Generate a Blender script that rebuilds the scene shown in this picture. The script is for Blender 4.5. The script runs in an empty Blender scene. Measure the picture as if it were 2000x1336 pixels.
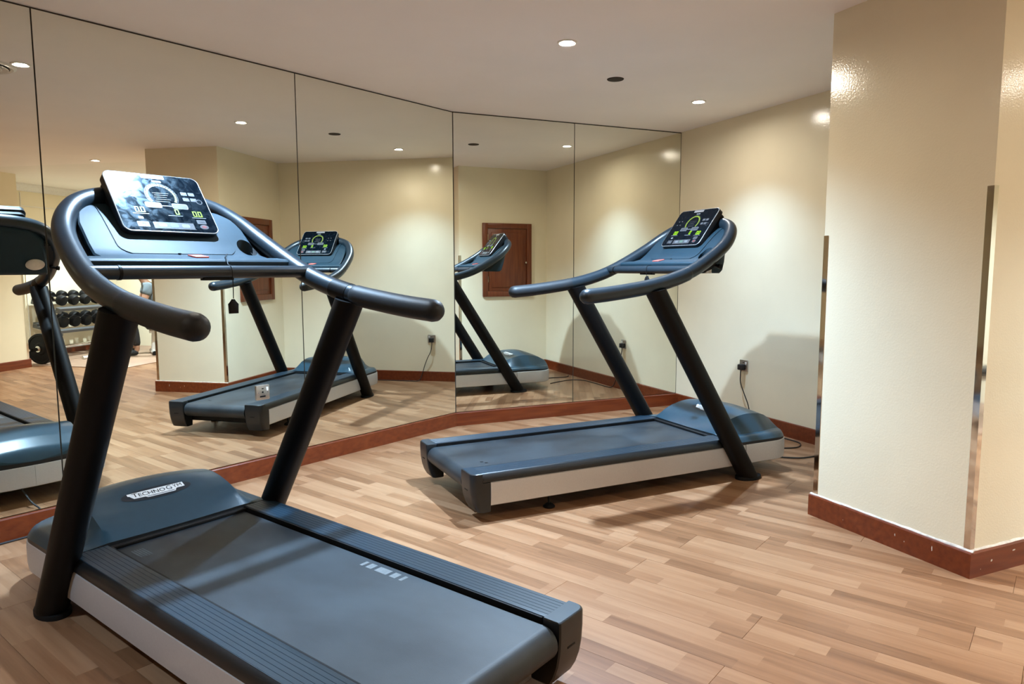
import bpy, bmesh, math, random
from mathutils import Vector, Matrix

random.seed(7)
PI = math.pi
SC = bpy.context.scene
COL = SC.collection

# ------------------------------------------------------------------ camera, world, exposure
cam_d = bpy.data.cameras.new('camera')
cam_d.sensor_width = 36.0
cam_d.lens = 1370.66 / 2000 * 36.0
cam_d.clip_start = 0.02
cam = bpy.data.objects.new('camera', cam_d)
COL.objects.link(cam)
cam.matrix_world = (Matrix.Translation((0, 0, 1.22)) @ Matrix.Rotation(1.15651 - PI / 2, 4, 'Z')
                    @ Matrix.Rotation(PI / 2 - 0.1043, 4, 'X') @ Matrix.Rotation(-0.0025, 4, 'Z'))
SC.camera = cam
world = bpy.data.worlds.new('world')
SC.world = world
world.use_nodes = True
world.node_tree.nodes['Background'].inputs[0].default_value = (0.9, 0.85, 0.8, 1)
world.node_tree.nodes['Background'].inputs[1].default_value = 0.005
SC.view_settings.view_transform = 'Standard'
SC.view_settings.look = 'None'
SC.view_settings.gamma = 1
SC.view_settings.use_curve_mapping = False
SC.view_settings.exposure = 2.88
SC.cycles.max_bounces = 10
SC.cycles.diffuse_bounces = 6
SC.cycles.glossy_bounces = 6
SC.cycles.caustics_reflective = True
SC.cycles.caustics_refractive = False
SC.cycles.blur_glossy = 0.5
SC.cycles.sample_clamp_indirect = 4.0
SC.cycles.use_denoising = True

SPOT_W = 88.0          # beam of one ceiling downlight
GLOW = 400.0            # brightness of its lens
COOL = (0.43, 0.69, 1.0)
WARM = (0.72, 0.87, 1.0)

# ------------------------------------------------------------------ room numbers (metres)
H = 2.386              # ceiling
HB = 0.105             # baseboard height
NA = Vector((math.cos(2.05033), math.sin(2.05033)))     # mirror wall on the left: NA . p = DA
DA = 3.7135
TA = Vector((math.cos(2.05033 - PI / 2), math.sin(2.05033 - PI / 2)))   # runs along it towards the corner
BY = 5.101             # second mirror wall
CX = 3.848             # white wall behind the far treadmill
FX, FY0, FY1 = 2.726, 1.7165, 2.493   # column face and its two corners
WX, EX, SY = -3.2, 6.4, -1.85         # the unseen rest of the room


# ------------------------------------------------------------------ materials
def nt(name):
    m = bpy.data.materials.new(name)
    m.use_nodes = True
    t = m.node_tree
    return m, t, t.nodes['Principled BSDF']


def add(t, kind, **kw):
    n = t.nodes.new(kind)
    for k, v in kw.items():
        setattr(n, k, v)
    return n


def plain(name, col, rough=0.5, metal=0.0, noise=0.0, scale=60.0, bump=0.0, bscale=200.0, emit=0.0, spec=0.5, coat=0.0):
    m, t, b = nt(name)
    b.inputs['Base Color'].default_value = (*col, 1)
    b.inputs['Roughness'].default_value = rough
    b.inputs['Metallic'].default_value = metal
    b.inputs['Specular IOR Level'].default_value = spec
    b.inputs['Coat Weight'].default_value = coat
    tc = add(t, 'ShaderNodeTexCoord')
    if noise:
        n = add(t, 'ShaderNodeTexNoise')
        n.inputs['Scale'].default_value = scale
        n.inputs['Detail'].default_value = 4
        t.links.new(tc.outputs['Object'], n.inputs['Vector'])
        r = add(t, 'ShaderNodeMapRange')
        r.inputs['From Min'].default_value = 0.3
        r.inputs['From Max'].default_value = 0.7
        r.inputs['To Min'].default_value = 1 - noise
        r.inputs['To Max'].default_value = 1 + noise
        t.links.new(n.outputs['Fac'], r.inputs['Value'])
        x = add(t, 'ShaderNodeMix', data_type='RGBA', blend_type='MULTIPLY')
        x.inputs['Factor'].default_value = 1
        x.inputs['A'].default_value = (*col, 1)
        t.links.new(r.outputs['Result'], x.inputs['B'])
        t.links.new(x.outputs['Result'], b.inputs['Base Color'])
    if bump:
        n2 = add(t, 'ShaderNodeTexNoise')
        n2.inputs['Scale'].default_value = bscale
        n2.inputs['Detail'].default_value = 2
        t.links.new(tc.outputs['Object'], n2.inputs['Vector'])
        bm = add(t, 'ShaderNodeBump')
        bm.inputs['Strength'].default_value = bump
        bm.inputs['Distance'].default_value = 0.002
        t.links.new(n2.outputs['Fac'], bm.inputs['Height'])
        t.links.new(bm.outputs['Normal'], b.inputs['Normal'])
    if emit:
        b.inputs['Emission Color'].default_value = (*col, 1)
        b.inputs['Emission Strength'].default_value = emit
    return m


def floor_mat():
    m, t, b = nt('laminate strips')
    L = t.links.new
    tc = add(t, 'ShaderNodeTexCoord')
    oi = add(t, 'ShaderNodeObjectInfo')
    at = add(t, 'ShaderNodeAttribute', attribute_name='seed')
    sp = add(t, 'ShaderNodeSeparateXYZ')
    L(tc.outputs['UV'], sp.inputs['Vector'])          # u along the board in metres, v across in metres

    def mth(op, a, bb):
        n = add(t, 'ShaderNodeMath', operation=op)
        for i, q in enumerate((a, bb)):
            if isinstance(q, (int, float)):
                n.inputs[i].default_value = q
            else:
                L(q, n.inputs[i])
        return n.outputs[0]
    row = mth('FLOOR', mth('DIVIDE', sp.outputs['Y'], 0.0635), 0)
    wn = add(t, 'ShaderNodeTexWhiteNoise', noise_dimensions='2D')
    cb = add(t, 'ShaderNodeCombineXYZ')
    L(row, cb.inputs['X'])
    L(oi.outputs['Random'], cb.inputs['Y'])
    L(cb.outputs[0], wn.inputs['Vector'])
    shift = mth('ADD', sp.outputs['X'], wn.outputs['Value'])
    cell = mth('FLOOR', mth('DIVIDE', shift, 0.46), 0)
    cb2 = add(t, 'ShaderNodeCombineXYZ')
    L(row, cb2.inputs['X'])
    L(cell, cb2.inputs['Y'])
    L(oi.outputs['Random'], cb2.inputs['Z'])
    wn2 = add(t, 'ShaderNodeTexWhiteNoise', noise_dimensions='3D')
    L(cb2.outputs[0], wn2.inputs['Vector'])
    # grain, stretched along the board and shifted per strip
    mp = add(t, 'ShaderNodeVectorMath', operation='MULTIPLY')
    L(tc.outputs['UV'], mp.inputs[0])
    mp.inputs[1].default_value = (2.2, 38, 1)
    ad = add(t, 'ShaderNodeVectorMath', operation='ADD')
    L(mp.outputs[0], ad.inputs[0])
    sc = add(t, 'ShaderNodeVectorMath', operation='SCALE')
    L(wn2.outputs['Color'], sc.inputs[0])
    sc.inputs['Scale'].default_value = 30
    L(sc.outputs[0], ad.inputs[1])
    g = add(t, 'ShaderNodeTexNoise')
    g.inputs['Scale'].default_value = 1
    g.inputs['Detail'].default_value = 5
    g.inputs['Roughness'].default_value = 0.6
    L(ad.outputs[0], g.inputs['Vector'])
    tone = mth('ADD', mth('MULTIPLY', wn2.outputs['Value'], 0.54), mth('MULTIPLY', g.outputs['Fac'], 0.80))
    cr = add(t, 'ShaderNodeValToRGB')
    e = cr.color_ramp.elements
    e[0].position = 0.28
    e[0].color = FLOOR_DARK
    e[1].position = 1.0
    e[1].color = FLOOR_LIGHT
    k = e.new(0.62)
    k.color = FLOOR_MID
    L(tone, cr.inputs['Fac'])
    L(cr.outputs['Color'], b.inputs['Base Color'])
    b.inputs['Roughness'].default_value = 0.36
    b.inputs['Specular IOR Level'].default_value = 0.42
    return m


FLOOR_DARK = (0.155, 0.067, 0.028, 1)
FLOOR_MID = (0.270, 0.130, 0.061, 1)
FLOOR_LIGHT = (0.365, 0.202, 0.107, 1)


def wood(name, dark, light, axis=0, rough=0.35, scale=3.0):
    m, t, b = nt(name)
    L = t.links.new
    tc = add(t, 'ShaderNodeTexCoord')
    mp = add(t, 'ShaderNodeVectorMath', operation='MULTIPLY')
    L(tc.outputs['Object'], mp.inputs[0])
    s = [14, 14, 14]
    s[axis] = 1.2
    mp.inputs[1].default_value = s
    n = add(t, 'ShaderNodeTexNoise')
    n.inputs['Scale'].default_value = scale
    n.inputs['Detail'].default_value = 5
    L(mp.outputs[0], n.inputs['Vector'])
    cr = add(t, 'ShaderNodeValToRGB')
    cr.color_ramp.elements[0].position = 0.3
    cr.color_ramp.elements[0].color = (*dark, 1)
    cr.color_ramp.elements[1].position = 0.7
    cr.color_ramp.elements[1].color = (*light, 1)
    L(n.outputs['Fac'], cr.inputs['Fac'])
    L(cr.outputs['Color'], b.inputs['Base Color'])
    b.inputs['Roughness'].default_value = rough
    return m


def belt_mat():
    m, t, b = nt('worn running belt')
    L = t.links.new
    tc = add(t, 'ShaderNodeTexCoord')
    mp = add(t, 'ShaderNodeVectorMath', operation='MULTIPLY')
    L(tc.outputs['Object'], mp.inputs[0])
    mp.inputs[1].default_value = (2.2, 3.6, 1)
    n = add(t, 'ShaderNodeTexNoise')
    n.inputs['Scale'].default_value = 1.3
    n.inputs['Detail'].default_value = 5
    L(mp.outputs[0], n.inputs['Vector'])
    f = add(t, 'ShaderNodeTexNoise')
    f.inputs['Scale'].default_value = 500
    L(tc.outputs['Object'], f.inputs['Vector'])
    cr = add(t, 'ShaderNodeValToRGB')
    cr.color_ramp.elements[0].position = 0.33
    cr.color_ramp.elements[0].color = (0.0035, 0.0065, 0.010, 1)
    cr.color_ramp.elements[1].position = 0.72
    cr.color_ramp.elements[1].color = (0.026, 0.036, 0.044, 1)
    L(n.outputs['Fac'], cr.inputs['Fac'])
    L(cr.outputs['Color'], b.inputs['Base Color'])
    b.inputs['Roughness'].default_value = 0.5
    bm = add(t, 'ShaderNodeBump')
    bm.inputs['Strength'].default_value = 0.3
    bm.inputs['Distance'].default_value = 0.001
    L(f.outputs['Fac'], bm.inputs['Height'])
    L(bm.outputs['Normal'], b.inputs['Normal'])
    return m


def smudged_glass():
    m, t, b = nt('smudged black glass')
    b.inputs['Base Color'].default_value = (0.0008, 0.0024, 0.0045, 1)
    b.inputs['Specular IOR Level'].default_value = 0.13
    b.inputs['Specular Tint'].default_value = (0.45, 0.78, 1.0, 1)
    tc = add(t, 'ShaderNodeTexCoord')
    n = add(t, 'ShaderNodeTexNoise')
    n.inputs['Scale'].default_value = 26
    n.inputs['Detail'].default_value = 6
    n.inputs['Distortion'].default_value = 1.2
    t.links.new(tc.outputs['Object'], n.inputs['Vector'])
    r = add(t, 'ShaderNodeMapRange')
    r.inputs['From Min'].default_value = 0.35
    r.inputs['From Max'].default_value = 0.7
    r.inputs['To Min'].default_value = 0.14
    r.inputs['To Max'].default_value = 0.36
    t.links.new(n.outputs['Fac'], r.inputs['Value'])
    t.links.new(r.outputs['Result'], b.inputs['Roughness'])
    return m


M = {}
M['wall'] = plain('cream gloss paint', (0.80, 0.73, 0.55), 0.15, noise=0.025, scale=3, bump=0.22, bscale=130)
M['ceiling'] = plain('matt ceiling paint', (0.92, 0.88, 0.86), 0.75, noise=0.02, scale=2, bump=0.1, bscale=90)
M['ceiling_white'] = plain('white ceiling paint', (0.86, 0.84, 0.80), 0.7, noise=0.02, scale=2)
M['floor'] = floor_mat()
M['base'] = wood('red brown varnished wood', (0.115, 0.0185, 0.0045), (0.18, 0.037, 0.009), axis=0, rough=0.3)
M['base_edge'] = plain('pale sealant', (0.62, 0.55, 0.47), 0.6, noise=0.25, scale=40)
M['mirror'] = plain('silvered glass', (0.84, 0.845, 0.765), 0.0, metal=1.0, noise=0.008, scale=1.2)
M['mirror_edge'] = plain('dark mirror edge', (0.05, 0.045, 0.03), 0.35)
M['backing'] = plain('dark mirror backing', (0.05, 0.042, 0.03), 0.7, noise=0.1)
M['chrome'] = plain('polished steel', (0.72, 0.70, 0.66), 0.06, metal=1.0, noise=0.03, scale=20)
M['steel'] = plain('brushed steel plate', (0.55, 0.54, 0.52), 0.33, metal=1.0, noise=0.05, scale=90)
M['hatch'] = wood('mahogany hatch', (0.115, 0.024, 0.008), (0.20, 0.052, 0.017), axis=2, rough=0.35)
M['plastic'] = plain('blue black moulded plastic', (0.010, 0.016, 0.021), 0.42, noise=0.08, scale=30, bump=0.12, bscale=700)
M['dash'] = plain('slate blue moulded plastic', (0.006, 0.022, 0.034), 0.55, noise=0.06, scale=30, bump=0.12, bscale=700, spec=0.3)
M['hood'] = plain('satin slate plastic', (0.015, 0.043, 0.064), 0.30, noise=0.06, scale=30, bump=0.06, bscale=700)
M['rail'] = plain('ribbed slate plastic', (0.007, 0.022, 0.037), 0.40, noise=0.06, scale=20)
M['trim_black'] = plain('black edge plastic', (0.009, 0.011, 0.013), 0.38, noise=0.08, scale=40)
M['tube'] = plain('black painted steel', (0.002, 0.0018, 0.002), 0.5, noise=0.1, scale=40, bump=0.05, bscale=500, spec=0.2)
M['handrail'] = plain('blue black coated rail', (0.008, 0.016, 0.023), 0.36, noise=0.08, scale=30)
M['grip'] = plain('black foam grip', (0.013, 0.016, 0.019), 0.5, noise=0.1, scale=60, bump=0.2, bscale=600, spec=0.4)
M['rubber'] = plain('black rubber', (0.004, 0.004, 0.0045), 0.6, noise=0.1, scale=40, spec=0.25)
M['alu'] = plain('silver painted panel', (0.55, 0.54, 0.54), 0.42, metal=0.3, noise=0.03, scale=150, bump=0.04, bscale=500)
M['belt'] = belt_mat()
M['print'] = plain('white print', (0.13, 0.145, 0.15), 0.6, noise=0.15, scale=90)
M['print_faint'] = plain('worn print', (0.075, 0.09, 0.10), 0.6, noise=0.3, scale=60)
M['badge'] = plain('badge black', (0.012, 0.018, 0.026), 0.3)
M['badge_white'] = plain('badge white', (0.75, 0.76, 0.75), 0.4)
M['bezel'] = plain('silver bezel', (0.62, 0.64, 0.66), 0.25, metal=0.8, noise=0.03)
M['screen'] = smudged_glass()
M['icon'] = plain('grey key print', (0.040, 0.040, 0.044), 0.4, noise=0.25, scale=160)
M['icon_white'] = plain('white key print', (0.115, 0.12, 0.125), 0.4)
M['icon_red'] = plain('red key print', (0.12, 0.022, 0.020), 0.4)
M['icon_green'] = plain('green key print', (0.07, 0.12, 0.085), 0.4)
M['led'] = plain('lime led', (0.02, 0.03, 0.0), 0.4)
M['gauge'] = plain('gauge led', (0.02, 0.03, 0.01), 0.4)
for key_, col_, st_ in (('led', (0.42, 0.95, 0.01, 1), 0.17), ('gauge', (0.55, 0.85, 0.05, 1), 0.09)):
    b_ = M[key_].node_tree.nodes['Principled BSDF']
    b_.inputs['Emission Color'].default_value = col_
    b_.inputs['Emission Strength'].default_value = st_
M['red'] = plain('red plastic tag', (0.75, 0.12, 0.09), 0.4, noise=0.05)
M['socket_black'] = plain('black plug plastic', (0.012, 0.012, 0.013), 0.45)
M['white_plastic'] = plain('white plastic', (0.8, 0.8, 0.78), 0.35, noise=0.02)
M['lens'] = plain('lit lamp lens', (1.0, 0.89, 0.72), 0.3, emit=GLOW)
M['lens_half'] = plain('half lit lamp lens', (1.0, 0.92, 0.78), 0.3, emit=GLOW * 0.55)
M['lens_dim'] = plain('dimmer lamp lens', (1.0, 0.92, 0.80), 0.3, emit=GLOW * 0.3)
M['trim_white'] = plain('white lamp trim', (0.8, 0.78, 0.74), 0.4)
M['dark_can'] = plain('unlit lamp can', (0.022, 0.009, 0.005), 0.6, spec=0.2)
M['grey_paint'] = plain('grey rack paint', (0.085, 0.088, 0.092), 0.45, noise=0.05)
M['white_paint'] = plain('white enamel', (0.72, 0.71, 0.68), 0.35, noise=0.05)
M['skin'] = plain('skin', (0.36, 0.20, 0.13), 0.5, noise=0.05)
M['tee'] = plain('grey blue cotton', (0.12, 0.155, 0.18), 0.85, noise=0.08, scale=20)
M['trousers'] = plain('black jersey', (0.012, 0.012, 0.014), 0.8)
M['hair'] = plain('dark hair', (0.012, 0.009, 0.007), 0.6)
M['mat'] = plain('tan floor mat', (0.34, 0.22, 0.15), 0.5, noise=0.08, scale=6)
M['vinyl'] = plain('black bench vinyl', (0.015, 0.015, 0.016), 0.4)


# ------------------------------------------------------------------ mesh helpers
class MB:
    def __init__(self):
        self.v, self.f, self.mi, self.uv = [], [], [], None

    def poly(self, pts, faces, mi=0):
        o = len(self.v)
        self.v += [tuple(p) for p in pts]
        self.f += [tuple(o + i for i in f) for f in faces]
        self.mi += [mi] * len(faces)
        return self

    def box(self, a, b, bev=0.0, xf=None, mi=0, seg=2):
        x0, y0, z0 = a
        x1, y1, z1 = b
        bm = bmesh.new()
        bmesh.ops.create_cube(bm, size=1)
        for v in bm.verts:
            v.co = Vector(((x0 + x1) / 2 + v.co.x * (x1 - x0), (y0 + y1) / 2 + v.co.y * (y1 - y0), (z0 + z1) / 2 + v.co.z * (z1 - z0)))
        if bev:
            bmesh.ops.bevel(bm, geom=bm.edges[:], offset=bev, segments=seg, profile=0.5, affect='EDGES')
        return self.frombm(bm, xf, mi)

    def frombm(self, bm, xf=None, mi=0):
        bm.verts.index_update()
        pts = [(xf @ v.co) if xf else v.co.copy() for v in bm.verts]
        self.poly(pts, [[v.index for v in f.verts] for f in bm.faces], mi)
        bm.free()
        return self

    def rings(self, rings, closed=True, cap=True, mi=0):
        n = len(rings[0])
        pts = [p for r in rings for p in r]
        fs = []
        for i in range(len(rings) - 1):
            for j in range(n if closed else n - 1):
                k = (j + 1) % n
                fs.append((i * n + j, i * n + k, (i + 1) * n + k, (i + 1) * n + j))
        if cap and closed:
            fs.append(tuple(range(n))[::-1])
            fs.append(tuple((len(rings) - 1) * n + j for j in range(n)))
        return self.poly(pts, fs, mi)

    def tube(self, path, r, n=14, cap=True, mi=0, round_ends=False):
        path = [Vector(p) for p in path]
        rad = list(r) if isinstance(r, (list, tuple)) else [r] * len(path)
        if round_ends:
            def ends(p0, d, rr):
                return [(p0 + d * rr * math.sin(a), rr * math.cos(a)) for a in (0.45, 0.9, 1.25, 1.5)]
            a = ends(path[0], (path[0] - path[1]).normalized(), rad[0])[::-1]
            b = ends(path[-1], (path[-1] - path[-2]).normalized(), rad[-1])
            path = [q[0] for q in a] + path + [q[0] for q in b]
            rad = [q[1] for q in a] + rad + [q[1] for q in b]
        T = []
        for i in range(len(path)):
            d = path[min(i + 1, len(path) - 1)] - path[max(i - 1, 0)]
            T.append(d.normalized())
        up = Vector((0, 0, 1)) if abs(T[0].z) < 0.9 else Vector((1, 0, 0))
        u = T[0].cross(up).normalized()
        rings = []
        for i, p in enumerate(path):
            u = (u - T[i] * u.dot(T[i])).normalized()
            w = T[i].cross(u)
            rings.append([p + (u * math.cos(2 * PI * k / n) + w * math.sin(2 * PI * k / n)) * rad[i] for k in range(n)])
        return self.rings(rings, mi=mi)

    def lathe(self, prof, n=24, xf=None, mi=0):
        rings = [[Vector((r * math.cos(2 * PI * k / n), r * math.sin(2 * PI * k / n), z)) for k in range(n)] for r, z in prof]
        if xf:
            rings = [[xf @ p for p in r] for r in rings]
        return self.rings(rings, mi=mi)

    def prism(self, outline, z0, z1, xf=None, bev=0.0, mi=0):
        """extrude a closed 2-D outline from z0 to z1"""
        bm = bmesh.new()
        vs = [bm.verts.new((x, y, z0)) for x, y in outline]
        f = bm.faces.new(vs)
        r = bmesh.ops.extrude_face_region(bm, geom=[f])
        for v in [g for g in r['geom'] if isinstance(g, bmesh.types.BMVert)]:
            v.co.z = z1
        bmesh.ops.recalc_face_normals(bm, faces=bm.faces[:])
        if bev:
            es = [e for e in bm.edges if all(abs(v.co.z - z1) < 1e-6 for v in e.verts)]
            bmesh.ops.bevel(bm, geom=es, offset=bev, segments=2, profile=0.5, affect='EDGES')
        return self.frombm(bm, xf, mi)

    def build(self, name, mats, parent=None, smooth=True, angle=35):
        me = bpy.data.meshes.new(name)
        me.from_pydata(self.v, [], self.f)
        bm = bmesh.new()
        bm.from_mesh(me)
        bmesh.ops.recalc_face_normals(bm, faces=bm.faces[:])
        bm.to_mesh(me)
        bm.free()
        mats = mats if isinstance(mats, (list, tuple)) else [mats]
        for m in mats:
            me.materials.append(m)
        if len(mats) > 1:
            me.polygons.foreach_set('material_index', self.mi)
        if smooth:
            me.polygons.foreach_set('use_smooth', [True] * len(me.polygons))
            me.set_sharp_from_angle(angle=math.radians(angle))
        o = bpy.data.objects.new(name, me)
        COL.objects.link(o)
        if parent:
            o.parent = parent
        return o


def rrect(w, h, r, n=6):
    """rounded rectangle outline centred on 0"""
    out = []
    for cx, cy, a0 in ((w / 2 - r, h / 2 - r, 0), (-w / 2 + r, h / 2 - r, PI / 2), (-w / 2 + r, -h / 2 + r, PI), (w / 2 - r, -h / 2 + r, 1.5 * PI)):
        for i in range(n + 1):
            a = a0 + PI / 2 * i / n
            out.append((cx + r * math.cos(a), cy + r * math.sin(a)))
    return out


def interp(x, xs, ys):
    if x <= xs[0]:
        return ys[0]
    for i in range(len(xs) - 1):
        if x <= xs[i + 1]:
            return ys[i] + (ys[i + 1] - ys[i]) * (x - xs[i]) / (xs[i + 1] - xs[i])
    return ys[-1]


def sstep(a, b, x):
    t = min(max((x - a) / (b - a), 0), 1)
    return t * t * (3 - 2 * t)


def catmull(P, n=8):
    P = [Vector(p) for p in P]
    P = [2 * P[0] - P[1]] + P + [2 * P[-1] - P[-2]]
    out = []
    for i in range(1, len(P) - 2):
        for k in range(n):
            q = k / n
            a, b, c, d = P[i - 1], P[i], P[i + 1], P[i + 2]
            out.append(0.5 * ((2 * b) + (c - a) * q + (2 * a - 5 * b + 4 * c - d) * q * q + (3 * b - a - 3 * c + d) * q ** 3))
    out.append(P[-2])
    return out


def tag(o, label, cat, group=None, kind=None):
    o['label'] = label
    if cat:
        o['category'] = cat
    if group:
        o['group'] = group
    if kind:
        o['kind'] = kind
    return o


def empty(name, loc=(0, 0, 0), rz=0.0):
    o = bpy.data.objects.new(name, None)
    o.empty_display_size = 0.1
    COL.objects.link(o)
    o.location = loc
    o.rotation_euler = (0, 0, rz)
    return o


def struct(name, mb, m, parent=None, label=None, smooth=False):
    o = mb.build(name, m, parent, smooth=smooth)
    if parent is None:
        o['kind'] = 'structure'
    if label:
        o['label'] = label
    return o


def text_mesh(name, body, size, m, parent, xf, depth=0.0006):
    cu = bpy.data.curves.new(name, 'FONT')
    cu.body = body
    cu.size = size
    cu.align_x = 'CENTER'
    cu.align_y = 'CENTER'
    cu.extrude = depth
    cu.resolution_u = 3
    tmp = bpy.data.objects.new(name, cu)
    COL.objects.link(tmp)
    me = bpy.data.meshes.new_from_object(tmp.evaluated_get(bpy.context.evaluated_depsgraph_get()))
    bpy.data.objects.remove(tmp)
    me.transform(xf)
    me.materials.clear()
    me.materials.append(m)
    me.name = name
    o = bpy.data.objects.new(name, me)
    COL.objects.link(o)
    if parent:
        o.parent = parent
    return o


# ------------------------------------------------------------------ room shell
def on_A(s):
    """point s metres along the left mirror wall, measured from the mirror corner"""
    c = Vector((1.7632, BY))
    return c - TA * s


A_LEN = (1.7632 - WX) / TA.x
ANG_A = math.atan2(TA.y, TA.x)

# floor: sub floor and single laminate boards running square to the left mirror wall
sub = struct('floor', MB().box((WX - .1, SY - .1, -0.06), (EX + .1, BY + .1, -0.012)), M['backing'])
ANG_P = ANG_A - PI / 2
PD = Vector((math.cos(ANG_P), math.sin(ANG_P)))      # along a board
PN = Vector((-PD.y, PD.x))                           # across
BW, BL = 0.1905, 1.29
hp = [((-1, 0), -WX), ((1, 0), EX), ((0, -1), -SY), ((0, 1), BY), ((NA.x, NA.y), DA)]   # outer half planes n.p <= d


def clip(poly):
    for n, d in hp:
        out = []
        for i in range(len(poly)):
            p, q = poly[i], poly[(i + 1) % len(poly)]
            a, b = p.x * n[0] + p.y * n[1] - d, q.x * n[0] + q.y * n[1] - d
            if a <= 0:
                out.append(p)
            if (a < 0 < b) or (b < 0 < a):
                out.append(p + (q - p) * (a / (a - b)))
        poly = out
        if len(poly) < 3:
            return []
    return poly


def solid_clip(poly):
    """boards that would lie wholly under the column or wall blocks are left out"""
    xs, ys = [p.x for p in poly], [p.y for p in poly]
    return min(xs) > FX and min(ys) > FY0 and max(ys) < FY1


rest = MB()
rest_uv = []
boards = []
rnd = random.Random(11)
# board rows are placed so that one long seam passes where the photo shows it
r0 = Vector((1.081, 1.853)).dot(PN)
for row in range(-45, 46):
    off = rnd.random() * BL
    for k in range(-8, 9):
        u0 = k * BL + off
        v0 = r0 + row * BW
        g = 0.0004
        quad = [PD * (u0 + a) + PN * (v0 + b) for a, b in ((g, g), (BL - g, g), (BL - g, BW - g), (g, BW - g))]
        q = clip(quad)
        if len(q) < 3 or solid_clip(q):
            continue
        c = sum(q, Vector((0, 0))) / len(q)
        area = abs(sum(q[i].x * q[(i + 1) % len(q)].y - q[(i + 1) % len(q)].x * q[i].y for i in range(len(q)))) / 2
        if area < 0.002:
            continue
        boards.append((c.length, q, u0, v0))
boards.sort(key=lambda b: b[0])


def board_mesh(q, u0, v0, name):
    me = bpy.data.meshes.new(name)
    n = len(q)
    o = PD * u0 + PN * v0
    e = 0.0006
    cen = sum(q, Vector((0, 0))) / n
    top = [p + (cen - p).normalized() * e for p in q]
    vs = [(p.x - o.x, p.y - o.y, 0.0) for p in top] + [(p.x - o.x, p.y - o.y, -0.0008) for p in q] + [(p.x - o.x, p.y - o.y, -0.012) for p in q]
    fs = [tuple(range(n))]
    for a in (0, n):
        fs += [(a + i, a + n + i, a + n + (i + 1) % n, a + (i + 1) % n) for i in range(n)]
    me.from_pydata(vs, [], fs)
    uv = me.uv_layers.new(name='UVMap')
    for lp in me.loops:
        p = Vector(vs[lp.vertex_index][:2]) + o
        uv.data[lp.index].uv = (p.dot(PD) - u0, p.dot(PN) - v0)
    me.materials.append(M['floor'])
    return me, o


shared = None
for i, (d, q, u0, v0) in enumerate(boards):
    if i >= 298:
        break
    full = len(q) == 4 and abs((q[0] - q[1]).length - BL) < 0.01 and abs((q[1] - q[2]).length - BW) < 0.01
    if full and shared is not None:
        me, o = shared, PD * u0 + PN * v0
    else:
        me, o = board_mesh(q, u0, v0, 'floor_plank')
        if full:
            shared = me
    b = bpy.data.objects.new('floor_plank', me)
    b.location = (o.x, o.y, 0)
    COL.objects.link(b)
    b.parent = sub
if len(boards) > 298:
    vs, fs, uvs = [], [], []
    for d, q, u0, v0 in boards[298:]:
        s = len(vs)
        vs += [(p.x, p.y, 0.0) for p in q]
        fs.append(tuple(range(s, s + len(q))))
        uvs += [(p.dot(PD) - u0, p.dot(PN) - v0 + 0.0635 * 3 * len(fs)) for p in q]
    me = bpy.data.meshes.new('floor_planks_far')
    me.from_pydata(vs, [], fs)
    uv = me.uv_layers.new(name='UVMap')
    for lp in me.loops:
        uv.data[lp.index].uv = uvs[lp.vertex_index]
    me.materials.append(M['floor'])
    o = bpy.data.objects.new('floor_planks', me)
    o['kind'] = 'stuff'
    COL.objects.link(o)
    o.parent = sub

# ceiling: beige main field and a whiter field over the weights corner
XW = 3.43
struct('ceiling', MB().box((WX - .1, SY - .1, H), (XW, BY + .1, H + 0.05)).box((XW, FY0, H), (EX + .1, BY + .1, H + 0.05)), M['ceiling'])
struct('ceiling_weights', MB().box((XW, SY - .1, H), (EX + .1, FY0, H + 0.05)), M['ceiling_white'])

# walls
T = 0.12
pa, pb = on_A(A_LEN + 0.3), on_A(-0.15)
ang = Matrix.Rotation(ANG_A, 4, 'Z')
XA = Matrix.Translation((1.7632, BY, 0)) @ ang        # local: -x runs left along the wall, +y goes into the wall
wall_left = struct('wall_left', MB().box((-A_LEN - .2, 0.006, 0), (0.05, 0.006 + T, H), xf=XA), M['backing'])
wall_back = struct('wall_back', MB().box((1.68, BY + 0.006, 0), (CX + T, BY + T, H)), M['backing'])
wall_right = struct('wall_right', MB().box((CX, FY1, 0), (CX + T, BY, H)), M['wall'])
column = struct('wall_column', MB().box((FX, FY0, 0), (EX + T, FY1, H)), M['wall'])
struct('wall_far', MB().box((WX - T, SY - T, 0), (EX + T, SY, H)), M['wall'])
struct('wall_east', MB().box((EX, SY, 0), (EX + T, FY0, H)), M['wall'])
struct('wall_west', MB().box((WX - T, SY - T, 0), (WX, 2.75, H)), M['wall'])
pier = struct('wall_pier', MB().box((3.53, SY, 0), (3.97, -1.085, H)), M['wall'])

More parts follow.
